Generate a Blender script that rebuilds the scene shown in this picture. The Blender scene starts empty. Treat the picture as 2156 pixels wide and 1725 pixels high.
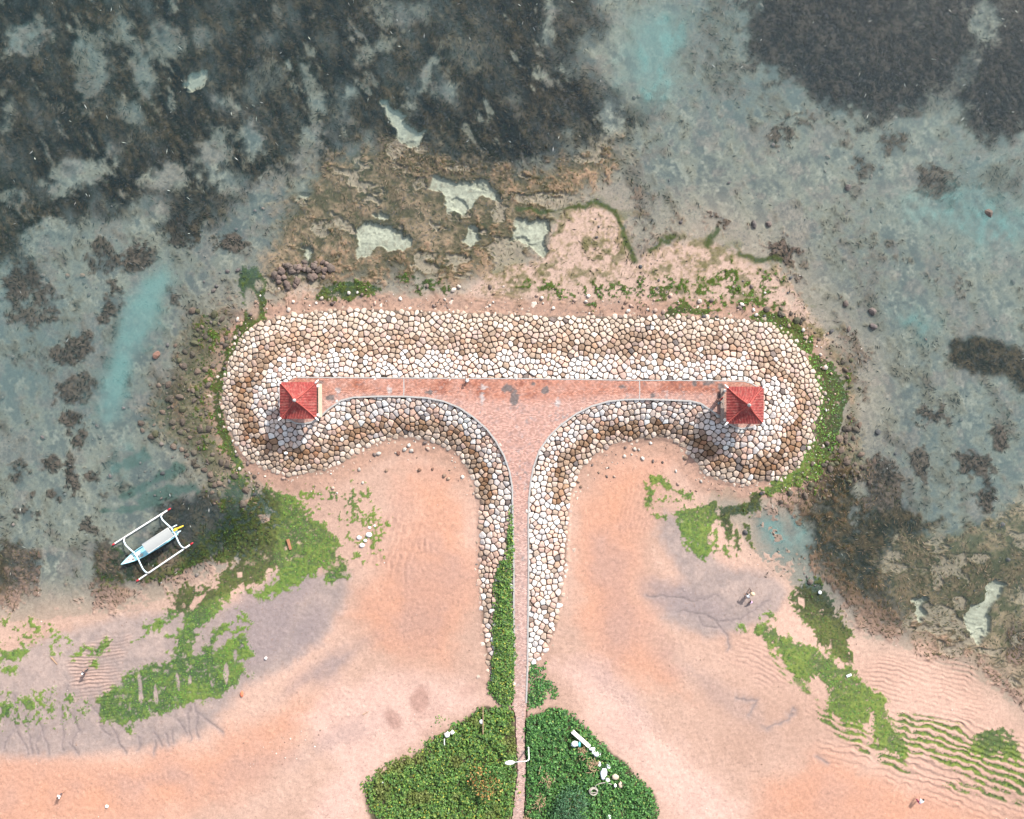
import bpy, bmesh, math, random
import numpy as np
from mathutils import Vector, Matrix

# ------------------------------------------------------------------ camera, sky, sun, exposure
SC = bpy.context.scene
COL = SC.collection
S = 0.06            # metres per photo pixel (2156 wide) at sea level
H = 102.0           # height of the drone
CX, CY = 1078.0, 862.5
cam = bpy.data.cameras.new('camera')
cam.sensor_fit = 'HORIZONTAL'; cam.sensor_width = 36.0
cam.lens = 36.0 * H / (2156 * S)
cam.clip_start = 1.0; cam.clip_end = 2000.0
camo = bpy.data.objects.new('camera', cam); COL.objects.link(camo)
camo.location = (0, 0, H)
SC.camera = camo

SUN_EL = math.radians(38.0)
SUN_AZ = math.atan2(0.59, 0.81)        # from +Y towards +X
world = bpy.data.worlds.new('World'); SC.world = world; world.use_nodes = True
wn = world.node_tree; wn.nodes.clear()
wo = wn.nodes.new('ShaderNodeOutputWorld'); bg = wn.nodes.new('ShaderNodeBackground')
sky = wn.nodes.new('ShaderNodeTexSky'); sky.sky_type = 'NISHITA'; sky.sun_disc = False
sky.sun_elevation = SUN_EL; sky.sun_rotation = SUN_AZ
sky.dust_density = 2.0; sky.air_density = 1.0; sky.ozone_density = 1.0
bg.inputs['Strength'].default_value = 0.15
hz = wn.nodes.new('ShaderNodeHueSaturation'); hz.inputs['Saturation'].default_value = .5   # thin white tropical haze
wn.links.new(sky.outputs[0], hz.inputs['Color']); wn.links.new(hz.outputs[0], bg.inputs['Color']); wn.links.new(bg.outputs[0], wo.inputs['Surface'])

sl = bpy.data.lights.new('sun', 'SUN'); sl.energy = 3.7; sl.angle = math.radians(0.5)
sl.color = (1.0, 0.94, 0.86)
so = bpy.data.objects.new('sun', sl); COL.objects.link(so)
sdir = Vector((math.sin(SUN_AZ) * math.cos(SUN_EL), math.cos(SUN_AZ) * math.cos(SUN_EL), math.sin(SUN_EL)))
so.rotation_euler = sdir.to_track_quat('Z', 'Y').to_euler(); so.location = sdir * 150

SC.view_settings.view_transform = 'Standard'; SC.view_settings.look = 'None'
SC.view_settings.exposure = 1.22; SC.view_settings.gamma = 1.0

random.seed(7); RNG = np.random.default_rng(11)

# ------------------------------------------------------------------ helpers
def unp(px, py, z=0.0):
    k = S * (1 - z / H)
    return Vector(((px - CX) * k, (CY - py) * k, z))
def unpa(pts, z):
    p = np.asarray(pts, float); z = np.broadcast_to(np.asarray(z, float), p.shape[:1])
    k = S * (1 - z / H)
    return np.stack([(p[:, 0] - CX) * k, (CY - p[:, 1]) * k], 1)
def Z3(pts, ox, oy, s):            # zoomed-crop coordinates -> photo pixels
    return [(ox + s * x, oy + s * y) for x, y in pts]

_tabs = {}
def vn(x, y, seed):
    if seed not in _tabs:
        _tabs[seed] = np.random.default_rng(seed + 1000).random((256, 256)).astype(np.float32)
    t = _tabs[seed]
    xf = np.floor(x); yf = np.floor(y)
    u = (x - xf).astype(np.float32); v = (y - yf).astype(np.float32)
    xi = xf.astype(np.int32) & 255; yi = yf.astype(np.int32) & 255
    x1 = (xi + 1) & 255; y1 = (yi + 1) & 255
    u = u * u * (3 - 2 * u); v = v * v * (3 - 2 * v)
    a = t[yi, xi]; a = a + (t[yi, x1] - a) * u
    b = t[y1, xi]; b = b + (t[y1, x1] - b) * u
    return a + (b - a) * v
def fbm(x, y, octv, seed, gain=0.5):
    r = 0; a = 1.0; s = 0
    for i in range(octv):
        r = r + a * (vn(x * 2.03 ** i + 17.3 * i, y * 2.03 ** i - 9.1 * i, seed + i) - 0.5); s += a; a *= gain
    return r / s * 2.2          # about -1..1
def sst(a, b, x):
    t = np.clip((x - a) / (b - a), 0, 1); return t * t * (3 - 2 * t)

def sd_poly(X, Y, poly):
    """signed distance, positive inside"""
    P = np.asarray(poly, np.float32); n = len(P)
    d = np.full(X.shape, 1e12, np.float32); ins = np.zeros(X.shape, bool)
    for i in range(n):
        a = P[i]; b = P[(i + 1) % n]
        e = b - a; wx = X - a[0]; wy = Y - a[1]
        t = np.clip((wx * e[0] + wy * e[1]) / max(e @ e, 1e-9), 0, 1)
        dx = wx - e[0] * t; dy = wy - e[1] * t
        d = np.minimum(d, dx * dx + dy * dy)
        c = (a[1] > Y) != (b[1] > Y)
        if abs(e[1]) > 1e-9:
            ins ^= c & (wx < e[0] * wy / e[1])
    d = np.sqrt(d); return np.where(ins, d, -d)
def d_line(X, Y, pts):
    P = np.asarray(pts, np.float32); d = np.full(X.shape, 1e12, np.float32)
    for i in range(len(P) - 1):
        a = P[i]; e = P[i + 1] - a; wx = X - a[0]; wy = Y - a[1]
        t = np.clip((wx * e[0] + wy * e[1]) / max(e @ e, 1e-9), 0, 1)
        d = np.minimum(d, (wx - e[0] * t) ** 2 + (wy - e[1] * t) ** 2)
    return np.sqrt(d)

def np_mesh(name, V, F, smooth=True):
    V = np.ascontiguousarray(V, np.float32); F = np.ascontiguousarray(F, np.int32)
    me = bpy.data.meshes.new(name); k = F.shape[1]
    me.vertices.add(len(V)); me.vertices.foreach_set('co', V.ravel())
    me.loops.add(F.size); me.loops.foreach_set('vertex_index', F.ravel())
    me.polygons.add(len(F)); me.polygons.foreach_set('loop_start', np.arange(0, F.size, k, dtype=np.int32))
    me.polygons.foreach_set('loop_total', np.full(len(F), k, np.int32))
    me.polygons.foreach_set('use_smooth', np.full(len(F), smooth, bool))
    me.update(calc_edges=True); return me
def set_col(me, C, name='albedo'):
    C = np.asarray(C, np.float32)
    if C.shape[1] == 3: C = np.concatenate([C, np.ones((len(C), 1), np.float32)], 1)
    a = me.attributes.new(name, 'FLOAT_COLOR', 'POINT'); a.data.foreach_set('color', np.ascontiguousarray(C).ravel())
def set_f(me, v, name):
    a = me.attributes.new(name, 'FLOAT', 'POINT'); a.data.foreach_set('value', np.ascontiguousarray(v, dtype=np.float32).ravel())
def link(name, me, mat=None, parent=None, loc=None):
    o = bpy.data.objects.new(name, me); COL.objects.link(o)
    if mat is not None and me is not None and not me.materials: me.materials.append(mat)
    if parent is not None: o.parent = parent
    if loc is not None: o.location = loc
    return o
def tag(o, label, cat, group=None, kind=None):
    o['label'] = label; o['category'] = cat
    if group: o['group'] = group
    if kind: o['kind'] = kind
    return o
def struct(o, label=None):
    o['kind'] = 'structure'
    if label: o['label'] = label
    return o
def empty(name, loc, label, cat, group=None, rz=0):
    o = bpy.data.objects.new(name, None); COL.objects.link(o); o.location = loc; o.rotation_euler = (0, 0, rz)
    o.empty_display_size = 0.2
    return tag(o, label, cat, group)

class MB:
    """collects simple shapes into ONE mesh"""
    def __init__(s): s.bm = bmesh.new()
    def box(s, c, size, rot=None, bevel=0.0):
        r = bmesh.ops.create_cube(s.bm, size=1.0)
        M = Matrix.Translation(c) @ (rot.to_4x4() if rot is not None else Matrix()) @ Matrix.Diagonal((*size, 1))
        bmesh.ops.transform(s.bm, matrix=M, verts=r['verts'])
        if bevel > 0:
            es = list({e for v in r['verts'] for e in v.link_edges})
            bmesh.ops.bevel(s.bm, geom=es, offset=bevel, segments=2, affect='EDGES', profile=0.5)
        return s
    def tube(s, pts, rad, n=8, cap=True):
        pts = [Vector(p) for p in pts]; m = len(pts)
        rad = [rad] * m if not hasattr(rad, '__len__') else rad
        rings = []
        for i, p in enumerate(pts):
            d = (pts[min(i + 1, m - 1)] - pts[max(i - 1, 0)])
            if d.length < 1e-9: d = Vector((0, 0, 1))
            d.normalize()
            up = Vector((0, 0, 1)) if abs(d.z) < 0.9 else Vector((1, 0, 0))
            a = d.cross(up).normalized(); b = d.cross(a)
            rings.append([s.bm.verts.new(p + (a * math.cos(2 * math.pi * k / n) + b * math.sin(2 * math.pi * k / n)) * rad[i]) for k in range(n)])
        for i in range(m - 1):
            for k in range(n):
                s.bm.faces.new((rings[i][k], rings[i][(k + 1) % n], rings[i + 1][(k + 1) % n], rings[i + 1][k]))
        if cap:
            s.bm.faces.new(rings[0]); s.bm.faces.new(list(reversed(rings[-1])))
        return s
    def lathe(s, prof, c=(0, 0, 0), n=16):
        c = Vector(c); rings = []
        for r, z in prof:
            rings.append([s.bm.verts.new(c + Vector((r * math.cos(2 * math.pi * k / n), r * math.sin(2 * math.pi * k / n), z))) for k in range(n)])
        for i in range(len(prof) - 1):
            for k in range(n):
                s.bm.faces.new((rings[i][k], rings[i][(k + 1) % n], rings[i + 1][(k + 1) % n], rings[i + 1][k]))
        s.bm.faces.new(list(reversed(rings[0]))); s.bm.faces.new(rings[-1])
        return s
    def ball(s, c, r, sub=2, jitter=0.0):
        q = bmesh.ops.create_icosphere(s.bm, subdivisions=sub, radius=1.0)
        rr = r if hasattr(r, '__len__') else (r, r, r)
        for v in q['verts']:
            k = 1 + random.uniform(-jitter, jitter)
            v.co = Vector((v.co.x * rr[0] * k + c[0], v.co.y * rr[1] * k + c[1], v.co.z * rr[2] * k + c[2]))
        return s
    def grid(s, rows):
        vs = [[s.bm.verts.new(Vector(p)) for p in r] for r in rows]
        for i in range(len(vs) - 1):
            for j in range(len(vs[0]) - 1):
                s.bm.faces.new((vs[i][j], vs[i][j + 1], vs[i + 1][j + 1], vs[i + 1][j]))
        return s
    def done(s, name, mat, parent=None, smooth=True, loc=None, origin=None):
        bmesh.ops.recalc_face_normals(s.bm, faces=s.bm.faces[:])
        if origin is not None:
            bmesh.ops.translate(s.bm, verts=s.bm.verts[:], vec=-Vector(origin))
        me = bpy.data.meshes.new(name); s.bm.to_mesh(me); s.bm.free()
        me.polygons.foreach_set('use_smooth', [smooth] * len(me.polygons))
        return link(name, me, mat, parent, loc)

# ------------------------------------------------------------------ materials
def nt(name):
    m = bpy.data.materials.new(name); m.use_nodes = True; t = m.node_tree
    return m, t, t.nodes['Principled BSDF']
def nd(t, typ, **kw):
    n = t.nodes.new(typ)
    for k, v in kw.items(): setattr(n, k, v)
    return n
def noise(t, scale, detail=4, rough=0.6, coord=None):
    n = nd(t, 'ShaderNodeTexNoise'); n.inputs['Scale'].default_value = scale
    n.inputs['Detail'].default_value = detail; n.inputs['Roughness'].default_value = rough
    if coord: t.links.new(coord, n.inputs['Vector'])
    return n.outputs['Fac']
def rng_(t, sock, a, b, c, d):
    n = nd(t, 'ShaderNodeMapRange'); t.links.new(sock, n.inputs['Value'])
    for i, v in zip((1, 2, 3, 4), (a, b, c, d)): n.inputs[i].default_value = v
    return n.outputs[0]
def vmul(t, col, fac):
    n = nd(t, 'ShaderNodeVectorMath', operation='SCALE'); t.links.new(col, n.inputs[0]); t.links.new(fac, n.inputs['Scale'])
    return n.outputs[0]
def mat_attr(name, rough=0.85, n1=(6, .35), n2=(28, .3), bump=(18, .4, .05), spec=0.3):
    """vertex albedo times two octaves of mottling, noise bump"""
    m, t, p = nt(name)
    a = nd(t, 'ShaderNodeAttribute', attribute_name='albedo')
    g = nd(t, 'ShaderNodeNewGeometry').outputs['Position']
    c = vmul(t, a.outputs['Color'], rng_(t, noise(t, n1[0], 5, .65, g), .25, .75, 1 - n1[1], 1 + n1[1]))
    c = vmul(t, c, rng_(t, noise(t, n2[0], 3, .6, g), .25, .75, 1 - n2[1], 1 + n2[1]))
    t.links.new(c, p.inputs['Base Color'])
    b = nd(t, 'ShaderNodeBump'); b.inputs['Strength'].default_value = bump[1]; b.inputs['Distance'].default_value = bump[2]
    t.links.new(noise(t, bump[0], 5, .65, g), b.inputs['Height']); t.links.new(b.outputs[0], p.inputs['Normal'])
    p.inputs['Roughness'].default_value = rough; p.inputs['Specular IOR Level'].default_value = spec
    return m
def mat_plain(name, col, rough=0.6, mott=.18, scale=9, bump=.15, spec=.4):
    m, t, p = nt(name)
    g = nd(t, 'ShaderNodeNewGeometry').outputs['Position']
    r = nd(t, 'ShaderNodeRGB'); r.outputs[0].default_value = (*col, 1)
    t.links.new(vmul(t, r.outputs[0], rng_(t, noise(t, scale, 5, .65, g), .25, .75, 1 - mott, 1 + mott)), p.inputs['Base Color'])
    if bump:
        b = nd(t, 'ShaderNodeBump'); b.inputs['Strength'].default_value = bump; b.inputs['Distance'].default_value = .02
        t.links.new(noise(t, scale * 4, 4, .6, g), b.inputs['Height']); t.links.new(b.outputs[0], p.inputs['Normal'])
    p.inputs['Roughness'].default_value = rough; p.inputs['Specular IOR Level'].default_value = spec
    return m

M_ground = mat_attr('sand and reef', .95, (2.2, .18), (11, .2), (9, .5, .06), .06)
M_stone = mat_attr('groyne stone', .85, (3.0, .2), (14, .22), (7, .8, .09), .25)
M_rock = mat_attr('loose rock', .85, (3.0, .25), (14, .25), (7, .8, .08), .25)
M_leaf = mat_attr('leaf', .65, (2, .2), (20, .12), (30, .1, .01), .35)
M_algae = mat_attr('algae', .7, (3, .3), (16, .3), (14, .8, .05), .3)
M_grass = mat_attr('seagrass', .9, (2, .25), (15, .2), (20, .3, .02), .06)

def mat_brick():
    m, t, p = nt('brick paving')
    a = nd(t, 'ShaderNodeAttribute', attribute_name='albedo')
    g = nd(t, 'ShaderNodeNewGeometry').outputs['Position']
    br = nd(t, 'ShaderNodeTexBrick'); t.links.new(g, br.inputs['Vector'])
    br.inputs['Scale'].default_value = 1.0; br.inputs['Brick Width'].default_value = .27; br.inputs['Row Height'].default_value = .135
    br.inputs['Mortar Size'].default_value = .018; br.inputs['Mortar Smooth'].default_value = .2
    br.inputs['Color1'].default_value = (.72, .69, .69, 1); br.inputs['Color2'].default_value = (1.3, 1.34, 1.34, 1)
    br.inputs['Mortar'].default_value = (.62, .68, .72, 1)
    mx = nd(t, 'ShaderNodeVectorMath', operation='MULTIPLY')
    t.links.new(a.outputs['Color'], mx.inputs[0]); t.links.new(br.outputs['Color'], mx.inputs[1])
    c = vmul(t, mx.outputs[0], rng_(t, noise(t, 3.2, 7, .8, g), .25, .75, .62, 1.4))
    t.links.new(c, p.inputs['Base Color']); p.inputs['Roughness'].default_value = .9; p.inputs['Specular IOR Level'].default_value = .2
    b = nd(t, 'ShaderNodeBump'); b.inputs['Strength'].default_value = .4; b.inputs['Distance'].default_value = .01
    t.links.new(br.outputs['Fac'], b.inputs['Height']); b.invert = True; t.links.new(b.outputs[0], p.inputs['Normal'])
    return m
M_brick = mat_brick()
def mat_water():
    m = bpy.data.materials.new('sea water'); m.use_nodes = True; t = m.node_tree; t.nodes.clear()
    out = nd(t, 'ShaderNodeOutputMaterial')
    tr = nd(t, 'ShaderNodeBsdfTransparent'); tr.inputs[0].default_value = (.93, .97, .96, 1)
    df = nd(t, 'ShaderNodeBsdfDiffuse')
    wc = nd(t, 'ShaderNodeAttribute', attribute_name='albedo'); t.links.new(wc.outputs['Color'], df.inputs['Color'])
    ta = nd(t, 'ShaderNodeAttribute', attribute_name='tau')
    mx = nd(t, 'ShaderNodeMixShader'); t.links.new(ta.outputs['Fac'], mx.inputs[0])
    t.links.new(tr.outputs[0], mx.inputs[1]); t.links.new(df.outputs[0], mx.inputs[2])
    gl = nd(t, 'ShaderNodeBsdfGlossy'); gl.inputs['Roughness'].default_value = .12
    g = nd(t, 'ShaderNodeNewGeometry').outputs['Position']
    b = nd(t, 'ShaderNodeBump'); b.inputs['Strength'].default_value = .25; b.inputs['Distance'].default_value = .03
    t.links.new(noise(t, 2.5, 4, .6, g), b.inputs['Height']); t.links.new(b.outputs[0], gl.inputs['Normal'])
    ge = nd(t, 'ShaderNodeNewGeometry'); dp = nd(t, 'ShaderNodeVectorMath', operation='DOT_PRODUCT')
    t.links.new(ge.outputs['Incoming'], dp.inputs[0]); t.links.new(ge.outputs['Normal'], dp.inputs[1])
    ab = nd(t, 'ShaderNodeMath', operation='ABSOLUTE'); t.links.new(dp.outputs['Value'], ab.inputs[0])
    iv = nd(t, 'ShaderNodeMath', operation='SUBTRACT'); iv.inputs[0].default_value = 1.0; t.links.new(ab.outputs[0], iv.inputs[1])
    pw = nd(t, 'ShaderNodeMath', operation='POWER'); t.links.new(iv.outputs[0], pw.inputs[0]); pw.inputs[1].default_value = 5.0
    fr = nd(t, 'ShaderNodeMath', operation='MULTIPLY_ADD'); t.links.new(pw.outputs[0], fr.inputs[0]); fr.inputs[1].default_value = .98; fr.inputs[2].default_value = .02
    m2 = nd(t, 'ShaderNodeMixShader'); t.links.new(fr.outputs[0], m2.inputs[0])
    t.links.new(mx.outputs[0], m2.inputs[1]); t.links.new(gl.outputs[0], m2.inputs[2])
    t.links.new(m2.outputs[0], out.inputs['Surface'])
    return m
M_water = mat_water()
M_kerb = mat_plain('concrete kerb', (.27, .26, .25), .9, .25, 5, .3, .2)
M_conc = mat_plain('grey concrete', (.2, .19, .185), .9, .25, 5, .3, .2)
M_roof = mat_plain('red roof tile', (.215, .038, .034), .8, .42, 4, .3, .3)
def weather(m, col2, sc, lo, hi, amt):
    t = m.node_tree; p = t.nodes['Principled BSDF']; src = p.inputs['Base Color'].links[0].from_socket
    g = nd(t, 'ShaderNodeNewGeometry').outputs['Position']; mx = nd(t, 'ShaderNodeMix', data_type='RGBA')
    t.links.new(rng_(t, noise(t, sc, 6, .75, g), lo, hi, 0, amt), mx.inputs[0]); t.links.new(src, mx.inputs[6]); mx.inputs[7].default_value = (*col2, 1)
    t.links.new(mx.outputs[2], p.inputs['Base Color'])
weather(M_roof, (.34, .16, .13), 2.2, .48, .70, .75); weather(M_roof, (.07, .03, .028), 3.1, .55, .75, .6)
M_ridge = mat_plain('red ridge tile', (.26, .05, .04), .7, .2, 8, .3, .3)
M_white = mat_plain('white painted surface', (.62, .62, .60), .5, .1, 6, .1)
M_cream = mat_plain('cream painted plaster', (.42, .33, .25), .8, .15, 5, .2)
M_tan = mat_plain('grey brown plaster', (.20, .16, .14), .8, .2, 5, .2)
M_bwhite = mat_plain('pale blue boat paint', (.50, .62, .68), .4, .08, 5, .05)
M_bblue = mat_plain('bright blue boat paint', (.26, .54, .62), .4, .1, 5, .05)
M_canvas = mat_plain('grey canvas', (.27, .28, .275), .85, .08, 10, .15)
M_redp = mat_plain('red paint', (.35, .02, .03), .5, .1, 6, .05)
M_yellow = mat_plain('yellow paint', (.60, .38, .03), .5, .1, 6, .05)
M_dark = mat_plain('dark rubber', (.03, .03, .035), .7, .2, 8, .1)
M_steel = mat_plain('galvanised steel', (.52, .53, .53), .45, .1, 8, .05)
M_wood = mat_plain('weathered wood', (.26, .17, .11), .85, .3, 10, .4)
M_drift = mat_plain('red brown timber', (.24, .11, .06), .85, .3, 10, .4)
M_foam = mat_plain('white foam', (.70, .68, .66), .8, .1, 8, .2)
M_bag = mat_plain('white plastic', (.62, .64, .66), .4, .12, 8, .3)
M_teal = mat_plain('teal plastic', (.08, .38, .40), .4, .12, 8, .1)
M_rope = mat_plain('grey rope', (.30, .27, .24), .9, .2, 20, .2)
M_skin = mat_plain('skin', (.26, .135, .09), .55, .08, 12, .05)
M_hair = mat_plain('black hair', (.012, .01, .01), .5, .2, 30, .2)
M_twig = mat_plain('dry twig', (.22, .15, .09), .9, .3, 10, .3)
M_orange = mat_plain('orange cloth', (.42, .12, .06), .8, .25, 10, .3)
_cloth = {}
def cloth(col):
    k = tuple(col)
    if k not in _cloth: _cloth[k] = mat_plain('cloth', col, .85, .12, 14, .2, .2)
    return _cloth[k]

# ------------------------------------------------------------------ outlines read off the photograph
R1 = (423.3, 599.7, .3272); R2c = (1058.3, 599.7, .36); R3 = (176.4, 987.7, .2945)
R4 = (705.5, 1375.7, .34358); R5 = (1340.5, 987.7, .42744); R6 = (0, 1305.2, .36); R5b = (973.6, 1185.2, .19224)
DECK = [(626, 795), (700, 795.3), (850, 796), (1000, 797), (1128, 797.6), (1346, 801), (1480, 801.5), (1566, 802.6), (1583, 808),
        (1597, 816), (1606, 832), (1610, 855), (1605, 880), (1587.5, 898.5), (1562, 902.8), (1544, 898.5), (1526, 885.9), (1497.5, 864.3),
        (1476, 849.9), (1454, 844.5), (1418, 842.7), (1364, 840.9), (1317.5, 841.6), (1281.5, 845.2), (1245.5, 855.3), (1213, 871.5),
        (1180.7, 894.9), (1155.5, 920), (1135.7, 948.9), (1123, 984.9), (1117.7, 1013.7), (1114, 1049.7), (1112.5, 1093.6),
        (1113, 1200), (1112, 1300), (1111, 1400), (1108, 1480), (1105, 1500), (1104, 1530), (1104.5, 1582), (1105.5, 1623),
        (1104, 1668), (1100.6, 1725), (1098, 1800), (1096, 2000), (1074, 2000), (1077, 1800), (1080, 1725), (1086, 1668), (1092, 1623),
        (1089.5, 1582), (1087, 1530), (1086, 1500), (1078, 1489), (1082, 1470), (1083, 1400), (1082, 1300), (1082, 1200), (1080.5, 1120),
        (1079.3, 1057.8), (1078.7, 1025), (1072.8, 992.3), (1061.3, 959.6), (1045, 930.2), (1025.3, 904), (995.9, 877.8), (966.5, 858.2),
        (933.7, 845.1), (897.7, 837.9), (858.5, 835.3), (799.6, 834.6), (744, 836.9), (717.8, 843.5), (691.6, 861.5), (668, 883.7),
        (654.3, 889.6), (638.6, 892.5), (623, 891.5), (606, 883.2), (594, 870), (588, 850), (590, 825), (603, 806)]
TOE = [(545, 671), (600, 657), (672, 649), (750, 646), (850, 648), (950, 652), (1050, 655), (1150, 659), (1300, 660), (1418, 659),
       (1526, 663), (1616, 671.7), (1670, 704), (1702.7, 743.7), (1728, 801), (1740.5, 844.5), (1731.5, 873.3), (1724.3, 923.7),
       (1702.7, 959.7), (1688, 992), (1648.7, 1013.7), (1573, 1028), (1526, 1021), (1479.5, 1006.5), (1465, 988.5), (1440, 950),
       (1425, 936), (1396.7, 928), (1346, 933), (1288.7, 941.7), (1252.7, 966.9), (1220, 1002.9), (1206, 1049.7), (1201, 1120), (1198, 1180),
       (1187, 1250), (1176, 1320), (1162, 1355), (1146, 1380), (1128, 1402), (1113, 1415), (1098, 1420), (1080, 1455), (1040, 1452), (1028, 1430), (1018, 1380), (1010, 1330),
       (1005, 1260), (1000, 1200), (1003, 1120), (1002.4, 1057.8), (992.6, 1012), (973, 985.8), (963, 962.9), (937, 949.8), (904, 936.7),
       (865, 928), (825.7, 928), (793, 940), (750.5, 958), (724.3, 982.5), (668.7, 1002), (606.5, 1007), (554, 992), (511.6, 969.4),
       (488.7, 936.7), (469, 894.2), (457.6, 835.3), (465.8, 789.5), (479, 743.7), (502, 707.7)]
BEACH = [(-9000, 1330), (-600, 1345), (0, 1310), (150, 1300), (290, 1285), (400, 1235), (500, 1190), (575, 1150), (600, 1090), (560, 1030), (520, 985),
         (560, 940), (1000, 900), (1200, 900), (1480, 940), (1660, 1000), (1640, 1030), (1500, 1020), (1490, 1070), (1560, 1130), (1620, 1200), (1690, 1250),
         (1780, 1330), (1830, 1345), (1960, 1385), (2060, 1430), (2156, 1500), (2700, 1760), (9000, 3500), (9000, 9000), (-9000, 9000)]
SHOAL = [(560, 660), (620, 628), (700, 640), (900, 615), (960, 600), (1040, 560), (1110, 555), (1150, 540), (1168, 450), (1258, 424), (1300, 450), (1322, 510), (1336, 545),
         (1375, 520), (1440, 500), (1500, 505), (1555, 530), (1620, 560), (1660, 620), (1715, 690), (1770, 760), (1780, 850), (1765, 920), (1720, 1000),
         (1650, 1040), (1560, 1050), (1300, 800), (900, 800), (600, 900), (470, 950), (450, 860), (465, 770), (500, 690)]

def deck_z(py):
    return np.interp(py, [0, 1050, 1480, 1560, 2000], [2.1, 2.1, 1.3, 1.25, 1.4])

# ------------------------------------------------------------------ fine grid for the ground
step = 0.105
def axis(lo, hi):
    c = np.arange(lo, hi + 1e-6, step); g = []
    d = step; v = hi
    while v < 900: d *= 1.35; v += d; g.append(v)
    g = np.array(g); lo_ = lo - (g - hi)
    return np.concatenate([lo_[::-1], c, g])
gx = axis(-68.0, 68.0); gy = axis(-55.0, 55.0)
X, Y = np.meshgrid(gx.astype(np.float32), gy.astype(np.float32))
PX0 = X / S + CX; PY0 = CY - Y / S
sdb = sd_poly(PX0, PY0, BEACH)
def beach_h(sd):
    return np.where(sd > 0, 1.5 * (1 - np.exp(-np.maximum(sd, 0) / 330)), -0.62 * (1 - np.exp(np.minimum(sd, 0) / 520)))
zb = beach_h(sdb)
PX = CX + X / S / (1 - np.maximum(zb, 0) / H); PY = CY - Y / S / (1 - np.maximum(zb, 0) / H)
nA = fbm(PX / 70, PY / 70, 4, 1); nB = fbm(PX / 16, PY / 16, 4, 11); nC = fbm(PX / 5.5, PY / 5.5, 3, 21)
nL = fbm(PX / 190, PY / 190, 4, 31)
# streaky weed noise, combed along the swell (down and to the left in the photo)
us = (PX * .5 + PY * .87); vs = (PX * .87 - PY * .5)
nS = fbm(us / 60, vs / 26, 5, 41); nS2 = fbm(us / 20, vs / 9, 4, 51)

def sub(pts, m):
    p = np.asarray(pts); k = S
    x0, x1 = (p[:, 0].min() - m - CX) * k, (p[:, 0].max() + m - CX) * k
    y0, y1 = (CY - p[:, 1].max() - m) * k, (CY - p[:, 1].min() + m) * k
    i0, i1 = np.searchsorted(gx, [min(x0, x0 * .97), max(x1, x1 * 1.0)]); j0, j1 = np.searchsorted(gy, [min(y0, y0 * 1.0), max(y1, y1 * 1.0)])
    return slice(max(j0 - 1, 0), j1 + 1), slice(max(i0 - 1, 0), i1 + 1)
def pmask(polys, soft=4, a=0, b=6, c=0, m=45):
    out = np.zeros_like(X)
    for p in polys:
        s_ = sub(p, m)
        d = sd_poly(PX[s_], PY[s_], p) + a * nA[s_] + b * nB[s_] + c * nC[s_]
        out[s_] = np.maximum(out[s_], sst(-soft, soft, d))
    return out
def emask(ells, soft=5, a=6, b=5, c=0, m=40):
    out = np.zeros_like(X)
    for e in ells:
        cx, cy, rx, ry = e[:4]; an = math.radians(e[4]) if len(e) > 4 else 0; st = e[5] if len(e) > 5 else 1
        R = max(rx, ry)
        s_ = sub([(cx - R, cy - R), (cx + R, cy + R)], m)
        dx = PX[s_] - cx; dy = PY[s_] - cy
        u = dx * math.cos(an) + dy * math.sin(an); v = -dx * math.sin(an) + dy * math.cos(an)
        d = (1 - np.sqrt((u / rx) ** 2 + (v / ry) ** 2)) * min(rx, ry) + a * nA[s_] + b * nB[s_] + c * nC[s_]
        out[s_] = np.maximum(out[s_], st * sst(-soft, soft, d))
    return out
def lmask(lines, w=4, soft=3, b=3, m=30):
    out = np.zeros_like(X)
    for p in lines:
        s_ = sub(p, m)
        out[s_] = np.maximum(out[s_], sst(-soft, soft, w - d_line(PX[s_] + b * nB[s_], PY[s_] + b * nB[s_], p)))
    return out

# ---- dark weed beds
DARKA = [(-9000, -9000), (1292, -9000), (1292, 60), (1245, 105), (1262, 190), (1345, 205), (1352, 262), (1305, 300), (1230, 325), (1175, 385), (1050, 385), (980, 362),
         (900, 375), (830, 360), (760, 335), (700, 350), (650, 380), (560, 425), (480, 465), (400, 515), (300, 475), (220, 485), (120, 520), (60, 560), (-9000, 900)]
DARKB = [(1560, -9000), (1570, 60), (1582, 125), (1610, 165), (1650, 152), (1665, 175), (1690, 205), (1740, 228), (1790, 238), (1830, 250), (1900, 238), (1960, 222),
         (2005, 238), (2040, 290), (2100, 300), (2156, 265), (9000, 500), (9000, -9000)]
DARKC = [(1639.7, 1043), (1695, 1013), (1768, 996), (1772, 1073), (1802, 1099), (1815, 1043), (1823, 988), (1909, 1009), (1913, 1052), (1947, 1095), (2007, 1086),
         (1952, 1133), (1982, 1150), (2080, 1150), (2093, 1167), (2144, 1129), (2175, 1184), (2180, 1228), (2120, 1240), (2040, 1312), (2040, 1372), (2007, 1385), (1956, 1385),
         (1917, 1351), (1853, 1351), (1802, 1321), (1768, 1253), (1742, 1218), (1695, 1167), (1725, 1124), (1682, 1094), (1652, 1060)]
BROWN = [(575, 470), (600, 400), (680, 350), (760, 290), (860, 300), (960, 350), (1080, 360), (1210, 330), (1300, 310), (1330, 330), (1250, 390), (1200, 430), (1160, 470), (1150, 540), (1040, 560), (960, 605), (820, 600), (700, 600), (600, 640), (560, 600), (575, 530)]
OLIVE = [(1840, 1190), (1900, 1110), (1980, 1110), (2080, 1080), (2150, 1060), (2300, 1100), (2300, 1500), (2150, 1470), (2080, 1420), (2040, 1372), (1950, 1385), (1900, 1340), (1870, 1260)]
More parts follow.
